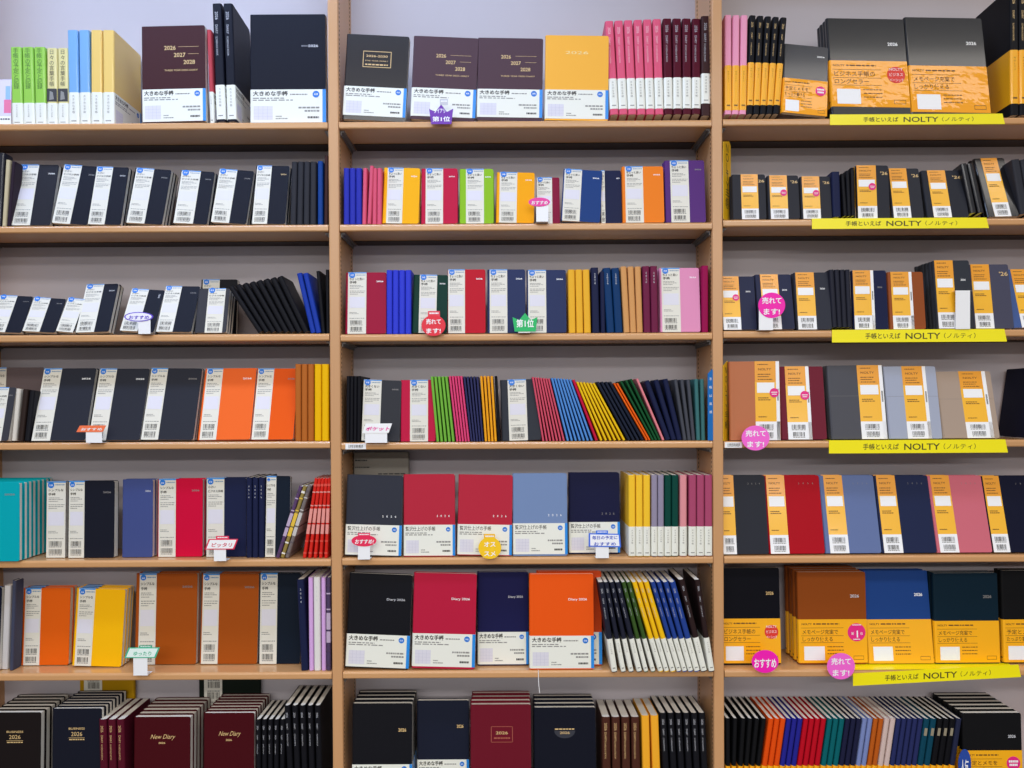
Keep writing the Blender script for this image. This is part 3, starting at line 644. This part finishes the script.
Sp(3, 629, 651, 628.5, 651, 475.5, C('yellow', 248, 198, 50), y0=.0, **SB)
Sp(2, 651.5, 664.5, 651.5, 664.5, 475.5, C('lavender grey', 148, 140, 162), y0=.0, **SB)
Sp(2, 664.8, 679, 664.8, 679, 475.5, C('forest green', 12, 68, 58), y0=.0, **SB)
Sp(1, 680, 687.5, 680, 687.5, 475.5, C('pastel pink', 224, 146, 152), y0=.0, **SB)
Sp(3, 689, 713, 689, 713, 475.5, C('mauve', 170, 74, 108), y0=.0, **SB)
CELL = (5, 3); DEF.update(tilt=13, y0=.012)
L5 = dict(title='spt', tcol='d', T=.013, n=1)
Fo(723.4, 769, 476, C('charcoal', 44, 46, 54), band=YV(), sx=(723.6, 737), tilt=9, **L5)
Fo(769.5, 825, 476, C('scarlet', 172, 10, 28), band=YV(), sx=(771, 789.5), tilt=11, **L5)
Fo(826, 881.5, 476, C('slate blue', 100, 116, 160), band=YV(), sx=(830.5, 849.5), **L5)
Fo(882.5, 937, 476, C('navy', 32, 40, 72), band=YV(), sx=(884.5, 903.5), **L5)
Fo(937.5, 992.5, 476, C('dusty pink', 204, 106, 120), band=YV(), sx=(940.5, 959.5), tilt=14, **L5)
Fo(993, 1048, 476.5, NVY2, band=YV(), sx=(994, 1010.5), tilt=14, **L5)
# ================================================================== sixth shelf
CELL = (6, 1); DEF.update(tilt=4, y0=.055, sy0=.01)
Fo(-32, -1, 588, NVY2, T=.012, y0=.02, kind='notebook', band=WV(2), sx=(-20, -4)); Sp(1, 1, 8.5, 4, 11, 586, C('white', 205, 200, 198), w=.03, kind='notebook', y0=.03); Sp(1, 9, 13, 12, 16, 581, C('slate', 66, 70, 90), w=.03, kind='notebook', y0=.022)
Fo(20.5, 68.5, 588.5, C('orange', 226, 96, 14), band=WV(0), sx=(23.3, 39.2), xt=23, T=.014, n=1)
Fo(71.5, 121, 588.5, C('bright yellow', 248, 184, 8), band=WV(0), sx=(74.5, 91), xt=76.5, T=.013, n=2, y0=.04)
Fo(134, 196, 574, C('saddle brown', 164, 78, 18), band=WV(0), sx=(138, 155), xt=136, T=.014, n=1, title='yr', tcol='d')
Fo(199, 257, 574, C('saddle brown', 164, 78, 18), band=WV(0), sx=(201, 217.5), xt=201.5, T=.014, n=1, title='yr', tcol='d')
Fo(258, 300, 573.5, C('dark slate', 18, 28, 42), band=WV(0), sx=(259.5, 276.5), T=.014)
Sp(1, 301, 308.5, 296.5, 304, 580, NVY, w=.11, spine='sdots'); Sp(1, 309, 313.8, 308, 312.8, 578, C('lilac', 216, 170, 226), w=.11, kind='notebook'); Sp(1, 314, 321, 313.2, 320.5, 577.5, C('white', 226, 222, 218), w=.11, kind='notebook', spine='sdots')
Sp(1, 321.5, 326, 321, 325.8, 578, C('lilac', 216, 170, 226), w=.11, kind='notebook'); Sp(1, 326.5, 331, 326.2, 330.8, 578, C('mottled purple', 80, 66, 96), w=.11, kind='notebook', spine='ppurple')
CELL = (6, 2); DEF.update(tilt=2, y0=.008, sy0=.0)
Fo(345, 408.5, 573, BLK, band=WH(.012, .345), title='diary', xt=349.5, T=.015, kind='diary')
Fo(411.5, 474.5, 573, C('crimson', 186, 30, 62), band=WH(.02, .345), title='diary', xt=414, tcol='w', T=.015, kind='diary')
Fo(477.5, 528.5, 572.5, C('navy', 28, 28, 72), band=WH(.012, .345), title='diary', tcol='s', T=.015, kind='diary', y0=.034)
Fo(537, 602, 571.5, C('red orange', 205, 70, 25), band=WH(.012, .34), title=None, T=.014, kind='diary', y0=.03)
Fo(529.5, 594, 574.5, C('orange', 238, 88, 20), band=WH(.012, .34), title='diary', tcol='w', T=.014, kind='diary', y0=.004, xt=529)
tb = [457, 507, 548, 590, 628, 665, 703, 735, 767, 800, 830, 860, 892, 928, 968, 1006]; tt = [385, 415, 445, 475, 508, 535, 563, 595, 625, 660, 692, 728, 762, 808, 892, 935]
cl = [C('ink blue', 34, 36, 50)] * 4 + [C('olive green', 58, 86, 38)] * 2 + [C('yellow', 244, 192, 24)] * 3 + [C('cobalt blue', 38, 66, 142)] * 4 + [C('espresso brown', 44, 30, 30)] * 2
for i in range(15):
    Sp(1, 525 + tb[i] / 5.25, 525 + tb[i + 1] / 5.25 - (0.5 if i < 13 else 1), 525 + tt[i] / 5.25, 525 + tt[i + 1] / 5.25 - .5, 583 if i < 13 else 580.5, cl[i], w=.125, band=WH(.01, .36), spine='swhite', fill=.88, y0=-.018)
CELL = (6, 3); DEF.update(tilt=3, y0=.033)
Fo(721.3, 781, 568.5, C('black', 14, 14, 22), band=YH(.015, .46, 'biz', 'r'), title='yrm', tcol='g', T=.016, n=0)
Fo(799, 867.5, 572.5, C('saddle brown', 142, 70, 22), band=YH(.015, .47, 'memo', 'p1'), title='yrm', tcol='s', T=.016, n=4, gap=.006)
Fo(869, 934, 571, C('cobalt blue', 30, 66, 132), band=YH(.0, .47, 'memo'), title='yrm', tcol='w', T=.014, n=1, tilt=8)
Fo(935.5, 1000, 573.5, C('dark teal', 12, 34, 48), band=YH(.01, .46, 'memo'), title='yrm', tcol='d', T=.014, n=1)
Fo(1004, 1064, 571, C('black', 18, 18, 20), band=YH(.01, .46, 'mtg'), T=.014, n=1)
# ================================================================== lowest shelf
CELL = (7, 1); DEF.update(tilt=2, y0=.002, sy0=.0)
Fo(81, 135, 0, C('mustard yellow', 186, 140, 14), band=WV(0), sx=(113, 131), T=.012, y0=.134, tilt=0, H=.262, kind='planner', note='upended', flip=True)
Fo(200, 261, 0, C('dark green', 22, 30, 24), band=WV(0), sx=(238, 256), T=.012, y0=.134, tilt=0, H=.262, kind='planner', note='upended', flip=True)
BZ = dict(tcol='g', kind='diary')
Fo(-12, 40, 713, C('brown-black', 28, 22, 22), title='biz', T=.016, n=5, gap=.0025, **BZ)
Fo(51, 101, 709, BLK2, title='biz', T=.012, n=6, gap=.0035, **BZ)
Sp(3, 100.5, 127, 98.5, 125, 720, MAR, w=.13, spine='sgold', kind='diary', fill=.85)
Fo(133, 190, 717.5, C('maroon', 70, 12, 20), title='new', T=.017, n=5, gap=.0025, **BZ)
Fo(203, 254, 713.5, C('maroon', 70, 12, 20), title='new', T=.013, n=6, gap=.0035, **BZ)
Sp(5, 256, 285, 255.5, 286, 720, BLK, w=.12, spine='swhite', kind='diary', fill=.8)
Sp(5, 288.5, 324, 284, 322, 706, BLK, w=.13, spine='swhite', kind='diary', fill=.8)
CELL = (7, 2)
Fo(351.5, 412, 704, BLK, band=WH(.1, .30), title='yrm', T=.016, n=3, gap=.006, tilt=4, **BZ)
Fo(417, 469, 701, C('navy', 28, 32, 48), band=WH(.1, .30), title='yrm', T=.014, n=0, y0=.03, **BZ)
Fo(470.5, 531.5, 705, C('wine red', 108, 22, 38), title='box', T=.016, n=3, gap=.006, tilt=4, **BZ)
Fo(534.5, 596.5, 708, C('blue-black', 20, 22, 34), title='emb', T=.016, n=3, gap=.006, tilt=4, **BZ)
Sp(4, 603, 642.5, 602, 641, 717.5, C('cocoa brown', 74, 40, 30), w=.125, spine='sgold', kind='diary', fill=.85, tilt=3)
Sp(2, 643.5, 664, 641.5, 660, 716, C('yellow', 244, 172, 44), w=.125, kind='diary', fill=.85, tilt=3)
Sp(6, 665, 711, 660, 707, 713.5, BLK, w=.125, spine='swhite', kind='diary', fill=.8, tilt=3)
CELL = (7, 3); DEF.update(sy0=.0)
runs = [(2, 725, 740, C('black', 20, 20, 22)), (4, 740.5, 768, C('black', 20, 20, 22)), (3, 768, 786, C('orange', 228, 78, 14)), (3, 786, 803, C('ultramarine', 38, 38, 140)), (4, 803, 826.5, C('red', 188, 14, 34)), (3, 827, 845, C('teal', 10, 96, 102)),
        (3, 845, 862, C('navy', 30, 32, 60)), (2, 862, 873, C('periwinkle blue', 122, 136, 186)), (2, 873, 884, C('amber brown', 186, 90, 26)), (2, 884, 896, C('beige', 208, 184, 176)), (5, 896, 923.5, C('slate navy', 40, 46, 92)),
        (2, 923.5, 937, C('dark teal', 14, 66, 86)), (3, 937, 956, C('black', 18, 18, 22)), (1, 956, 962, C('ink blue', 36, 40, 66))]
for (n_, a, b_, cv) in runs:
    Sp(n_, *((a + 1.5, b_ - 4) if a == 725 else (a - 4, b_ - 11) if a == 740.5 else (a - 11, b_ - 11)), a + 1.2, b_ + 1.2, 719, cv, w=.138, band=YH(.06, .385, 'memo') if True else None, spine='stag' if a in (923.5, 937) else None, fill=.86)
Fo(964, 1023, 713.5, C('black', 20, 20, 22), band=YH(.1, .48, 'mtg', 'p'), title='yrm', tcol='s', T=.016, n=5, gap=.005, kind='planner')
# behind the books on the fifth shelf: a grey carton
CELL = (5, 2)
Fo(354, 409, 453, C('greige', 150, 144, 134), title='box2', T=.02, y0=.12, tilt=0, kind='cardboard_box')
_cb = BOOKS[-1]['o']
for ch in list(_cb.children):
    if ch.name.startswith('pages'): bpy.data.objects.remove(ch)

# ------------------------------------------------------------------ labels for the books
from collections import defaultdict
groups = defaultdict(list)
def bdesc(bk):
    b = bk['band']
    if not b: return ''
    return {'wh': 'with white lower band', 'yh': 'with yellow lower band', 'yhf': 'with yellow lower band', 'wv': 'with white upright strip', 'yv': 'with yellow upright strip', 'yvw': 'with yellow upright strip'}[b[0]]
for bk in BOOKS:
    r, c = bk['cell']
    groups[(bk['cell'], bk['cname'], bk['kind'], bdesc(bk), bk['pose'], bool(bk['back']))].append(bk)
KN = {'planner': 'planner', 'notebook': 'notebook', 'diary': 'diary', 'leaflet': 'leaflet', 'cardboard_box': 'cardboard box'}
for (cell, cn, kd, bd, pose, back), lst in groups.items():
    r, c = cell; place = '%s bay %s shelf' % (BAYN[c], ROWN[r])
    grp = '%s %ss on the %s shelf of the %s bay' % (cn, KN[kd] if kd != 'diary' else 'diarie', ROWN[r], BAYN[c])
    lst.sort(key=lambda q: (round(q['x'], 3), q['back'] or 0))
    for i, bk in enumerate(lst):
        if kd == 'leaflet': s = 'small lilac leaflet with pink picture at far left of the top shelf'
        elif kd == 'cardboard_box': s = 'flat greige box upright behind the charcoal planner, middle bay fifth shelf'
        elif bk['note'] == 'upended': s = '%s planner at the very back with barcode strip, left bay lowest shelf' % cn
        elif back:
            fr = sorted({round(q['x'], 2) for q in lst}); fi = fr.index(round(bk['x'], 2))
            s = '%s %s, %s behind the front one, %s' % (cn, kd, ORD[bk['back']], place)
            bk['_fx'] = bk['x']
        else:
            ps = 'spine out' if pose == 'spine out' else 'facing out'
            s = '%s %s %s%s, %s' % (cn, kd, ps, (' ' + bd) if bd and len(lst) == 1 else (' ' + bd.replace('with ', '').replace(' upright', '').replace(' lower', '') if False else ''), place)
            if len(lst) > 1: s = '%s from left of %d %s %ss %s, %s' % (ORD[i + 1] if i < 12 else str(i + 1), len(lst), cn, kd if kd != 'diary' else 'diarie', ps, place)
        bk['s'] = s; bk['grp'] = grp
# make any label that still repeats unique by naming what it stands next to
front = [b for b in BOOKS if not b['back']]
def neighbour(bk):
    same = sorted([q for q in front if q['cell'] == bk['cell'] and q is not bk and q['cname'] != bk['cname']], key=lambda q: abs(q['x'] - bk['x']))
    return same
seen = defaultdict(list)
for bk in BOOKS: seen[bk['s']].append(bk)
for s, l in seen.items():
    if len(l) > 1:
        l.sort(key=lambda q: q['x'])
        for i, bk in enumerate(l):
            if bk['back']:
                r, c = bk['cell']
                bk['s'] = '%s %s %s behind the %s such front cover, %s bay %s shelf' % (bk['cname'], bk['kind'], ORD[bk['back']], ORD[i + 1] + ' leftmost' if i else 'leftmost', BAYN[c], ROWN[r])
            else:
                nb = neighbour(bk)[0]; bk['s'] = s.split(',')[0] + ' beside the ' + nb['cname'] + ' one, ' + s.split(',')[-1].strip()
seen = defaultdict(list)
for bk in BOOKS: seen[bk['s']].append(bk)
for s, l in seen.items():
    if len(l) > 1: print('DUP', s, len(l))
cnt = defaultdict(int)
for bk in BOOKS: cnt[bk['kind']] += 1
print('BOOKS', len(BOOKS), dict(cnt), 'maxwords', max(len(b['s'].split()) for b in BOOKS))
for bk in BOOKS:
    o = bk['o']; o['label'] = bk['s']; o['category'] = {'leaflet': 'leaflet', 'cardboard_box': 'box'}.get(bk['kind'], bk['kind'])
    if bk['kind'] not in ('leaflet', 'cardboard_box'): o['group'] = bk['grp']

# ------------------------------------------------------------------ shelf signs
Y_SIGN = newmat('sign_yellow', (255, 240, 0), 0.35, scale=80, coat=.2); INK_S = M_ink((70, 66, 20))
def strip(r, x0, x1, y0, y1, label, rise=0.0, dy=-.0016):
    zt = Zat(y0, Xat((x0 + x1) / 2, CZ, dy), dy); zb = Zat(y1, Xat((x0 + x1) / 2, CZ, dy), dy)
    zc = (zt + zb) / 2; X0 = Xat(x0, zc, dy); X1 = Xat(x1, zc, dy); w = X1 - X0; e = empty('shelf_sign', label, 'sign', 'yellow sign strips on the shelf edges of the right bay')
    lz = zs(r, 3) - zb; h = max(zt - zb, lz + .0006)
    e.location = (X0, dy, zb)
    k = lambda x: rise * (x / w - .5)
    b = MB(); b.prism([(0, k(0)), (w, k(w)), (w * .985, h + k(w)), (0, h + k(0))], 'y', 0, .0006, Y_SIGN)
    b.box(0, w * .985, .0006, .04, lz + .0001, lz + .0005, Y_SIGN)
    y = -E; mp = lambda xs, zq: (lambda u, v: (xs + u, y, zq + v + k(xs + u)))
    b.text('手帳といえば', 0, 0, h * .5, INK_S, y, width=w * .2, bold=.01, mapf=mp(w * .19, h * .26))
    b.text('NOLTY', 0, 0, h * .68, INK_S, y, width=w * .2, bold=.012, mapf=mp(w * .42, h * .24))
    b.text('（ノルティ）', 0, 0, h * .46, INK_S, y, width=w * .18, mapf=mp(w * .64, h * .28))
    obj('card', b, e)
strip(1, 830, 1005, 114, 124.5, 'yellow sign strip on the top shelf edge, reading 手帳といえば')
strip(2, 812, 989, 218, 228.5, 'yellow sign strip on the second shelf edge of the right bay')
strip(3, 832, 1007, 330, 342, 'yellow sign strip on the third shelf edge of the right bay')
strip(4, 829, 1008, 441, 453, 'yellow sign strip on the fourth shelf edge of the right bay')
strip(6, 853, 1021, 669, 681.5, 'yellow sign strip on the sixth shelf edge of the right bay', rise=.019)

def shape_pts(kind, w, h):
    if kind == 'oval': return [(w / 2 * math.cos(a), h / 2 * math.sin(a)) for a in [2 * math.pi * i / 28 for i in range(28)]]
    if kind == 'crown': return [(-w * .42, -h / 2), (w * .42, -h / 2), (w / 2, h * .28), (w * .24, h * .12), (0, h / 2), (-w * .24, h * .12), (-w / 2, h * .28)]
    if kind == 'slant': return [(-w / 2, -h / 2), (w * .38, -h / 2), (w / 2, h / 2), (-w * .38, h / 2)]
    if kind == 'card': return [(-w / 2, -h * .44), (w / 2, -h / 2), (w / 2 - w * .03, h * .44), (-w / 2 - w * .0, h / 2)]
    return [(-w / 2, -h / 2), (w / 2, -h / 2), (w / 2, h / 2), (-w / 2, h / 2)]
def pop(r, c, kind, x0, x1, y0, y1, rgb, lines, ink, label, stem=None, tab=None, border=None, dy=-.014, shear=0.0, bold=.02, stemrgb=None):
    """a pointed-out card on a bent plastic foot that is tucked under the books"""
    cx, cy = (x0 + x1) / 2, (y0 + y1) / 2
    X = Xat(cx, CZ, dy); Z = Zat(cy, X, dy); w = (x1 - x0) * (DC + dy) / F; h = (y1 - y0) * (DC + dy) / F
    z0 = zs(r, c)
    e = empty('display_card', label, 'sign', 'small display cards along the shelf edges'); e.location = (X, 0, z0)
    b = MB(); t = .0006; zc = Z - z0
    base = M_ink(rgb)
    b.prism([(p[0], zc + p[1]) for p in shape_pts(kind, w, h)], 'y', dy, dy + t, base)
    yy = dy
    if border:
        b.prism([(p[0] * .9, zc + p[1] * .82) for p in shape_pts(kind, w, h)], 'y', dy - .0002, dy, M_ink(border)); yy = dy - .0002
    if tab:
        tx0, tx1, ty0, ty1, trgb = tab
        xa = Xat(tx0, Z, dy) - X; xb = Xat(tx1, Z, dy) - X; za = Zat(ty1, X, dy) - z0; zb = Zat(ty0, X, dy) - z0
        b.box(xa, xb, dy + .0001, dy + t + .0001, za, zb, M_ink(trgb)); bars(b, xa + (xb - xa) * .12, xb - (xb - xa) * .1, (za + zb) / 2, (zb - za) * .25, M_WINK if sum(trgb) < 700 else M_GREY, dy - E * .5)
    n = len(lines); lh = h / (n + .5) * .78
    for i, (s, wf) in enumerate(lines):
        zz = zc + h * .5 - (i + 1.05) * (h / (n + .35))
        b.text(s, 0, zz, lh * .86, M_ink(ink), yy - E, 'c', bold, width=w * wf, shear=shear)
    obj('face', b, e)
    # foot: lies on the shelf, bends down or up to the face
    s = MB(); sw = .012 if stem is None else (stem[1] - stem[0]) * S; sxc = 0 if stem is None else Xat((stem[0] + stem[1]) / 2, Z, 0) - X
    a = sxc - sw / 2; q = sxc + sw / 2; sm = M_CARD
    s.box(a, q, dy + t, .012, .0001, .0006, sm)
    lo, hi = (min(0, zc), max(.0006, zc)) if zc < 0 else (0, zc)
    s.box(a, q, dy + t + .0002, dy + t + .0008, lo, hi, sm)
    obj('foot', s, e)
W255 = (252, 252, 252)
pop(1, 2, 'crown', 431, 455, 104.5, 124, (110, 40, 170), [('ダイアリー', .6), ('第1位', .74)], W255, 'purple crown-shaped card reading number one below the plum brown diary', tab=(440, 448, 99, 105, (200, 200, 205)))
pop(2, 2, 'oval', 529.5, 551, 197.5, 206.5, (236, 60, 160), [('おすすめ', .75)], W255, 'small pink oval card on white foot, middle bay second shelf', stem=(536, 548), shear=.2)
pop(3, 1, 'oval', 125, 154, 312, 321.5, (100, 70, 205), [('おすすめ', .7)], (90, 60, 200), 'white oval card with violet rim, left bay third shelf', stem=(141, 153), border=(246, 244, 255), shear=.2)
pop(3, 2, 'oval', 422, 446, 315, 336, (232, 34, 56), [('売れて', .62), ('ます!', .6)], W255, 'round red card with tab, in front of the bottle green planner', tab=(428, 440, 311, 317, (235, 60, 80)))
pop(3, 2, 'crown', 513, 538, 313, 331.5, (20, 186, 100), [('第1位', .7)], W255, 'green crown-shaped card between the two slate navy planners', stem=(518, 530))
pop(3, 3, 'oval', 758.5, 785.5, 292.5, 318, (250, 10, 175), [('売れて', .72), ('ます!', .6)], W255, 'magenta round card on white foot, right bay third shelf', stem=(757, 771))
pop(4, 1, 'slant', 76, 106, 425.5, 432, (250, 120, 70), [('おすすめ', .7)], W255, 'orange slanted card, left bay fourth shelf', stem=(89, 105), shear=.3)
pop(4, 2, 'slant', 362, 392, 423.5, 433, (250, 250, 250), [('ポケット', .8)], (238, 40, 160), 'white slanted card with pink letters, middle bay fourth shelf', stem=(366, 388), shear=.35, bold=.03)
pop(4, 3, 'oval', 741.5, 769.5, 425.5, 450.5, (250, 104, 212), [('売れて', .72), ('ます!', .6)], W255, 'light pink round card hanging over the fourth shelf edge, right bay')
pop(5, 1, 'slant', 203.5, 237, 539, 549.5, (225, 40, 80), [('ピッタリ', .6)], (215, 60, 90), 'white slanted card with red rim in front of the navy planner', stem=(216, 228), border=(250, 250, 250), tab=(216, 229, 536, 540, (235, 50, 90)), shear=.2)
pop(5, 2, 'oval', 350.5, 375.5, 535, 546.5, (236, 30, 84), [('おすすめ!', .75)], W255, 'red pink oval card on white foot in front of the charcoal planner', stem=(359, 371), tab=(358, 370, 533, 537, (240, 70, 110)), shear=.2)
pop(5, 2, 'oval', 477.5, 500.5, 537, 559, (255, 205, 10), [('オス', .5), ('スメ', .5)], W255, 'round yellow card with tab below the right brick red planner', tab=(484, 495, 534, 540, (250, 190, 0)))
pop(5, 2, 'card', 588, 620.5, 533, 547.5, (60, 110, 225), [('毎日の予定に', .78), ('おすすめ', .68)], (60, 90, 200), 'white card with blue rim in front of the deep navy planner', stem=(595, 608), border=(250, 251, 255), tab=(596, 608, 530.5, 534.5, (50, 120, 235)))
pop(6, 1, 'slant', 122, 157.5, 647.5, 658, (60, 190, 150), [('ゆったり', .5)], (70, 190, 150), 'pale mint slanted card on white foot, left bay sixth shelf', stem=(136, 150), border=(236, 252, 245), tab=(139, 152, 645.5, 648.5, (60, 180, 140)), shear=.2)
pop(6, 3, 'oval', 751, 778, 650, 673, (250, 10, 180), [('おすすめ', .82)], W255, 'magenta round card hanging over the sixth shelf edge, right bay')
pop(6, 3, 'oval', 826.5, 854.5, 653, 679.5, (250, 104, 212), [('売れて', .7), ('ます!', .6)], W255, 'light pink round card over the sixth shelf edge, right bay')
pop(7, 3, 'oval', 958, 971, 749, 780, (30, 70, 160), [('人気', .6)], W255, 'blue round card left of the black planner, right bay lowest shelf', dy=-.008)

# loose white card on the third shelf, right bay
def plate(name, label, cat, x0, x1, y0, y1, z0, z1, mat, marks=None, rot=None):
    e = empty(name, label, cat); e.location = (x0, y0, z0)
    b = MB(); b.box(0, x1 - x0, 0, y1 - y0, 0, z1 - z0, mat)
    if marks: marks(b, x1 - x0, y1 - y0, z1 - z0)
    obj('card', b, e); return e
z3 = zs(3, 3)
plate('card_stand', 'plain white folded card stand before the charcoal planner, right bay third shelf', 'card', Xat(955.5, z3, -.004), Xat(970, z3, -.004), -.0045, -.0035, z3 + .0008, Zat(290.5, Xat(962, z3, 0), -.004), M_CARD,
      marks=lambda b, w, d, h: (b.box(0, w, d, .012, h - .0006, h, newmat('card_pink', (235, 190, 190), .5, scale=50)), b.box(w * .9, w * 1.9, d, d + .0006, h - .0012, h - .0004, newmat('wire', (150, 140, 130), .4, scale=50)), b.box(0, w, d, .012, 0, .0005, M_CARD)))
# price labels on the shelf edge
for (c, r, a, b_, lab) in ((2, 4, 345.5, 366, 'white price label on the fourth shelf edge, middle bay'), (3, 4, 724.8, 742, 'white price label on the fourth shelf edge, right bay')):
    z = zs(r, c); xa = Xat(a, z, 0); xb = Xat(b_, z, 0)
    plate('shelf_label', lab, 'label', xa, xb, -.0012, .0002, z - .0155, z - .0025, M_CARD, marks=lambda b, w, d, h: barcode(b, w * .15, w * .85, h * .2, h * .8, -E, 4))
# upright divider cards against the side panels
DY = newmat('divider_yellow', (228, 178, 20), .4, scale=80); DB = newmat('divider_blue', (10, 110, 190), .4, scale=80)
def divider(c, r, pa, pb, ptop, mat, label, dep):
    z0 = zs(r, c); xa = Xat(pa, z0, -.002); xb = Xat(pb, z0, dep); zt = Zat(ptop, xa, 0); ln = math.hypot(xb - xa, dep + .002)
    e = empty('divider_card', label, 'divider'); e.location = (xa, -.002, z0); e.rotation_euler = (0, 0, math.atan2(dep + .002, xb - xa))
    h = zt - z0; b = MB(); t = .0012
    b.prism([(0, .0006), (ln, .0006), (ln, h * .96), (ln * .8, h), (0, h * .93)], 'y', 0, t, mat)
    for i, ch in enumerate('NOLTY手帳' if mat is DY else '手帳は高橋'):
        b.text(ch, ln * .5, h * (.84 - .115 * i), ln * .5, M_DARK if mat is DY else M_WINK, -E, 'c')
    obj('card', b, e)
divider(3, 2, 723.6, 731.0, 136, DY, 'tall yellow divider card against the side panel, right bay second shelf', .045)
divider(3, 4, 723.6, 728.8, 360, DY, 'tall yellow divider card against the side panel, right bay fourth shelf', .035)
divider(2, 4, 708.0, 713.6, 369, DB, 'tall blue divider card against the side panel, middle bay fourth shelf', .002)
# thin white tie hanging below the sixth shelf
z6 = zs(6, 2); xt = Xat(538, z6, -.001)
e = empty('hanging_tie', 'thin white plastic tie hanging below the sixth shelf, middle bay', 'tie'); e.location = (xt, -.001, z6)
b = MB(); pts = [(0, 0.0006), (.0003, -.02), (.0012, -.035), (.003, -.052)]
for (p, q) in zip(pts, pts[1:]):
    b.prism([(p[0], p[1]), (p[0] + .0014, p[1]), (q[0] + .0014, q[1]), (q[0], q[1])], 'y', -.0015, -.0004, M_CARD)
b.box(0, .0014, -.0015, .01, .0001, .0006, M_CARD)
obj('strap', b, e)

# ------------------------------------------------------------------ light
def area(name, x, y, z, sx, sy, power, rgb, rx=0, rz=0):
    l = bpy.data.lights.new(name, 'AREA'); l.shape = 'RECTANGLE'; l.size = sx; l.size_y = sy; l.energy = power; l.color = rgb
    o = bpy.data.objects.new(name, l); col0.objects.link(o); o.location = (x, y, z); o.rotation_euler = (rx, 0, rz); return o
area('ceiling_light', -.95, -.60, 2.78, 2.3, .16, 22, (.50, .66, 1.0), rx=math.radians(14))
area('ceiling_light', 1.6, -.75, 2.78, 1.3, .16, 4, (1.0, .94, .86), rx=math.radians(14))
area('ceiling_light', 0, -1.9, 2.78, 3.6, .4, 34, (1.0, .98, .95))
area('ceiling_light', 0, -3.6, 2.78, 5, .6, 75, (1.0, .98, .95))
area('ceiling_light', 0, -6.5, 2.78, 8, .8, 330, (1.0, .98, .95))  # unseen far row, added to brighten the lower back panels
w = bpy.data.worlds.new('shop_ambient'); bpy.context.scene.world = w; w.use_nodes = True
w.node_tree.nodes['Background'].inputs[0].default_value = (.9, .93, 1, 1); w.node_tree.nodes['Background'].inputs[1].default_value = .34

# ------------------------------------------------------------------ camera
cam = bpy.data.cameras.new('camera'); co = bpy.data.objects.new('camera', cam); col0.objects.link(co)
cam.sensor_width = 36; cam.sensor_fit = 'HORIZONTAL'; cam.lens = F * 36 / 1024; cam.shift_x = (512 - CX) / 1024; cam.shift_y = (CYP - 384) / 1024; cam.clip_start = .05
R = Vector((cT, 0, -sT)); U0 = Vector((sT, 0, cT)); F0 = Vector((0, 1, 0)); U = U0 * cP + F0 * sP; Bk = -(F0 * cP - U0 * sP)
co.matrix_world = Matrix(((R.x, U.x, Bk.x, 0), (R.y, U.y, Bk.y, -DC), (R.z, U.z, Bk.z, CZ), (0, 0, 0, 1)))
sc = bpy.context.scene; sc.camera = co
sc.view_settings.view_transform = 'Standard'; sc.view_settings.look = 'None'; sc.view_settings.gamma = 1; sc.view_settings.use_curve_mapping = False
sc.view_settings.exposure = 0.09
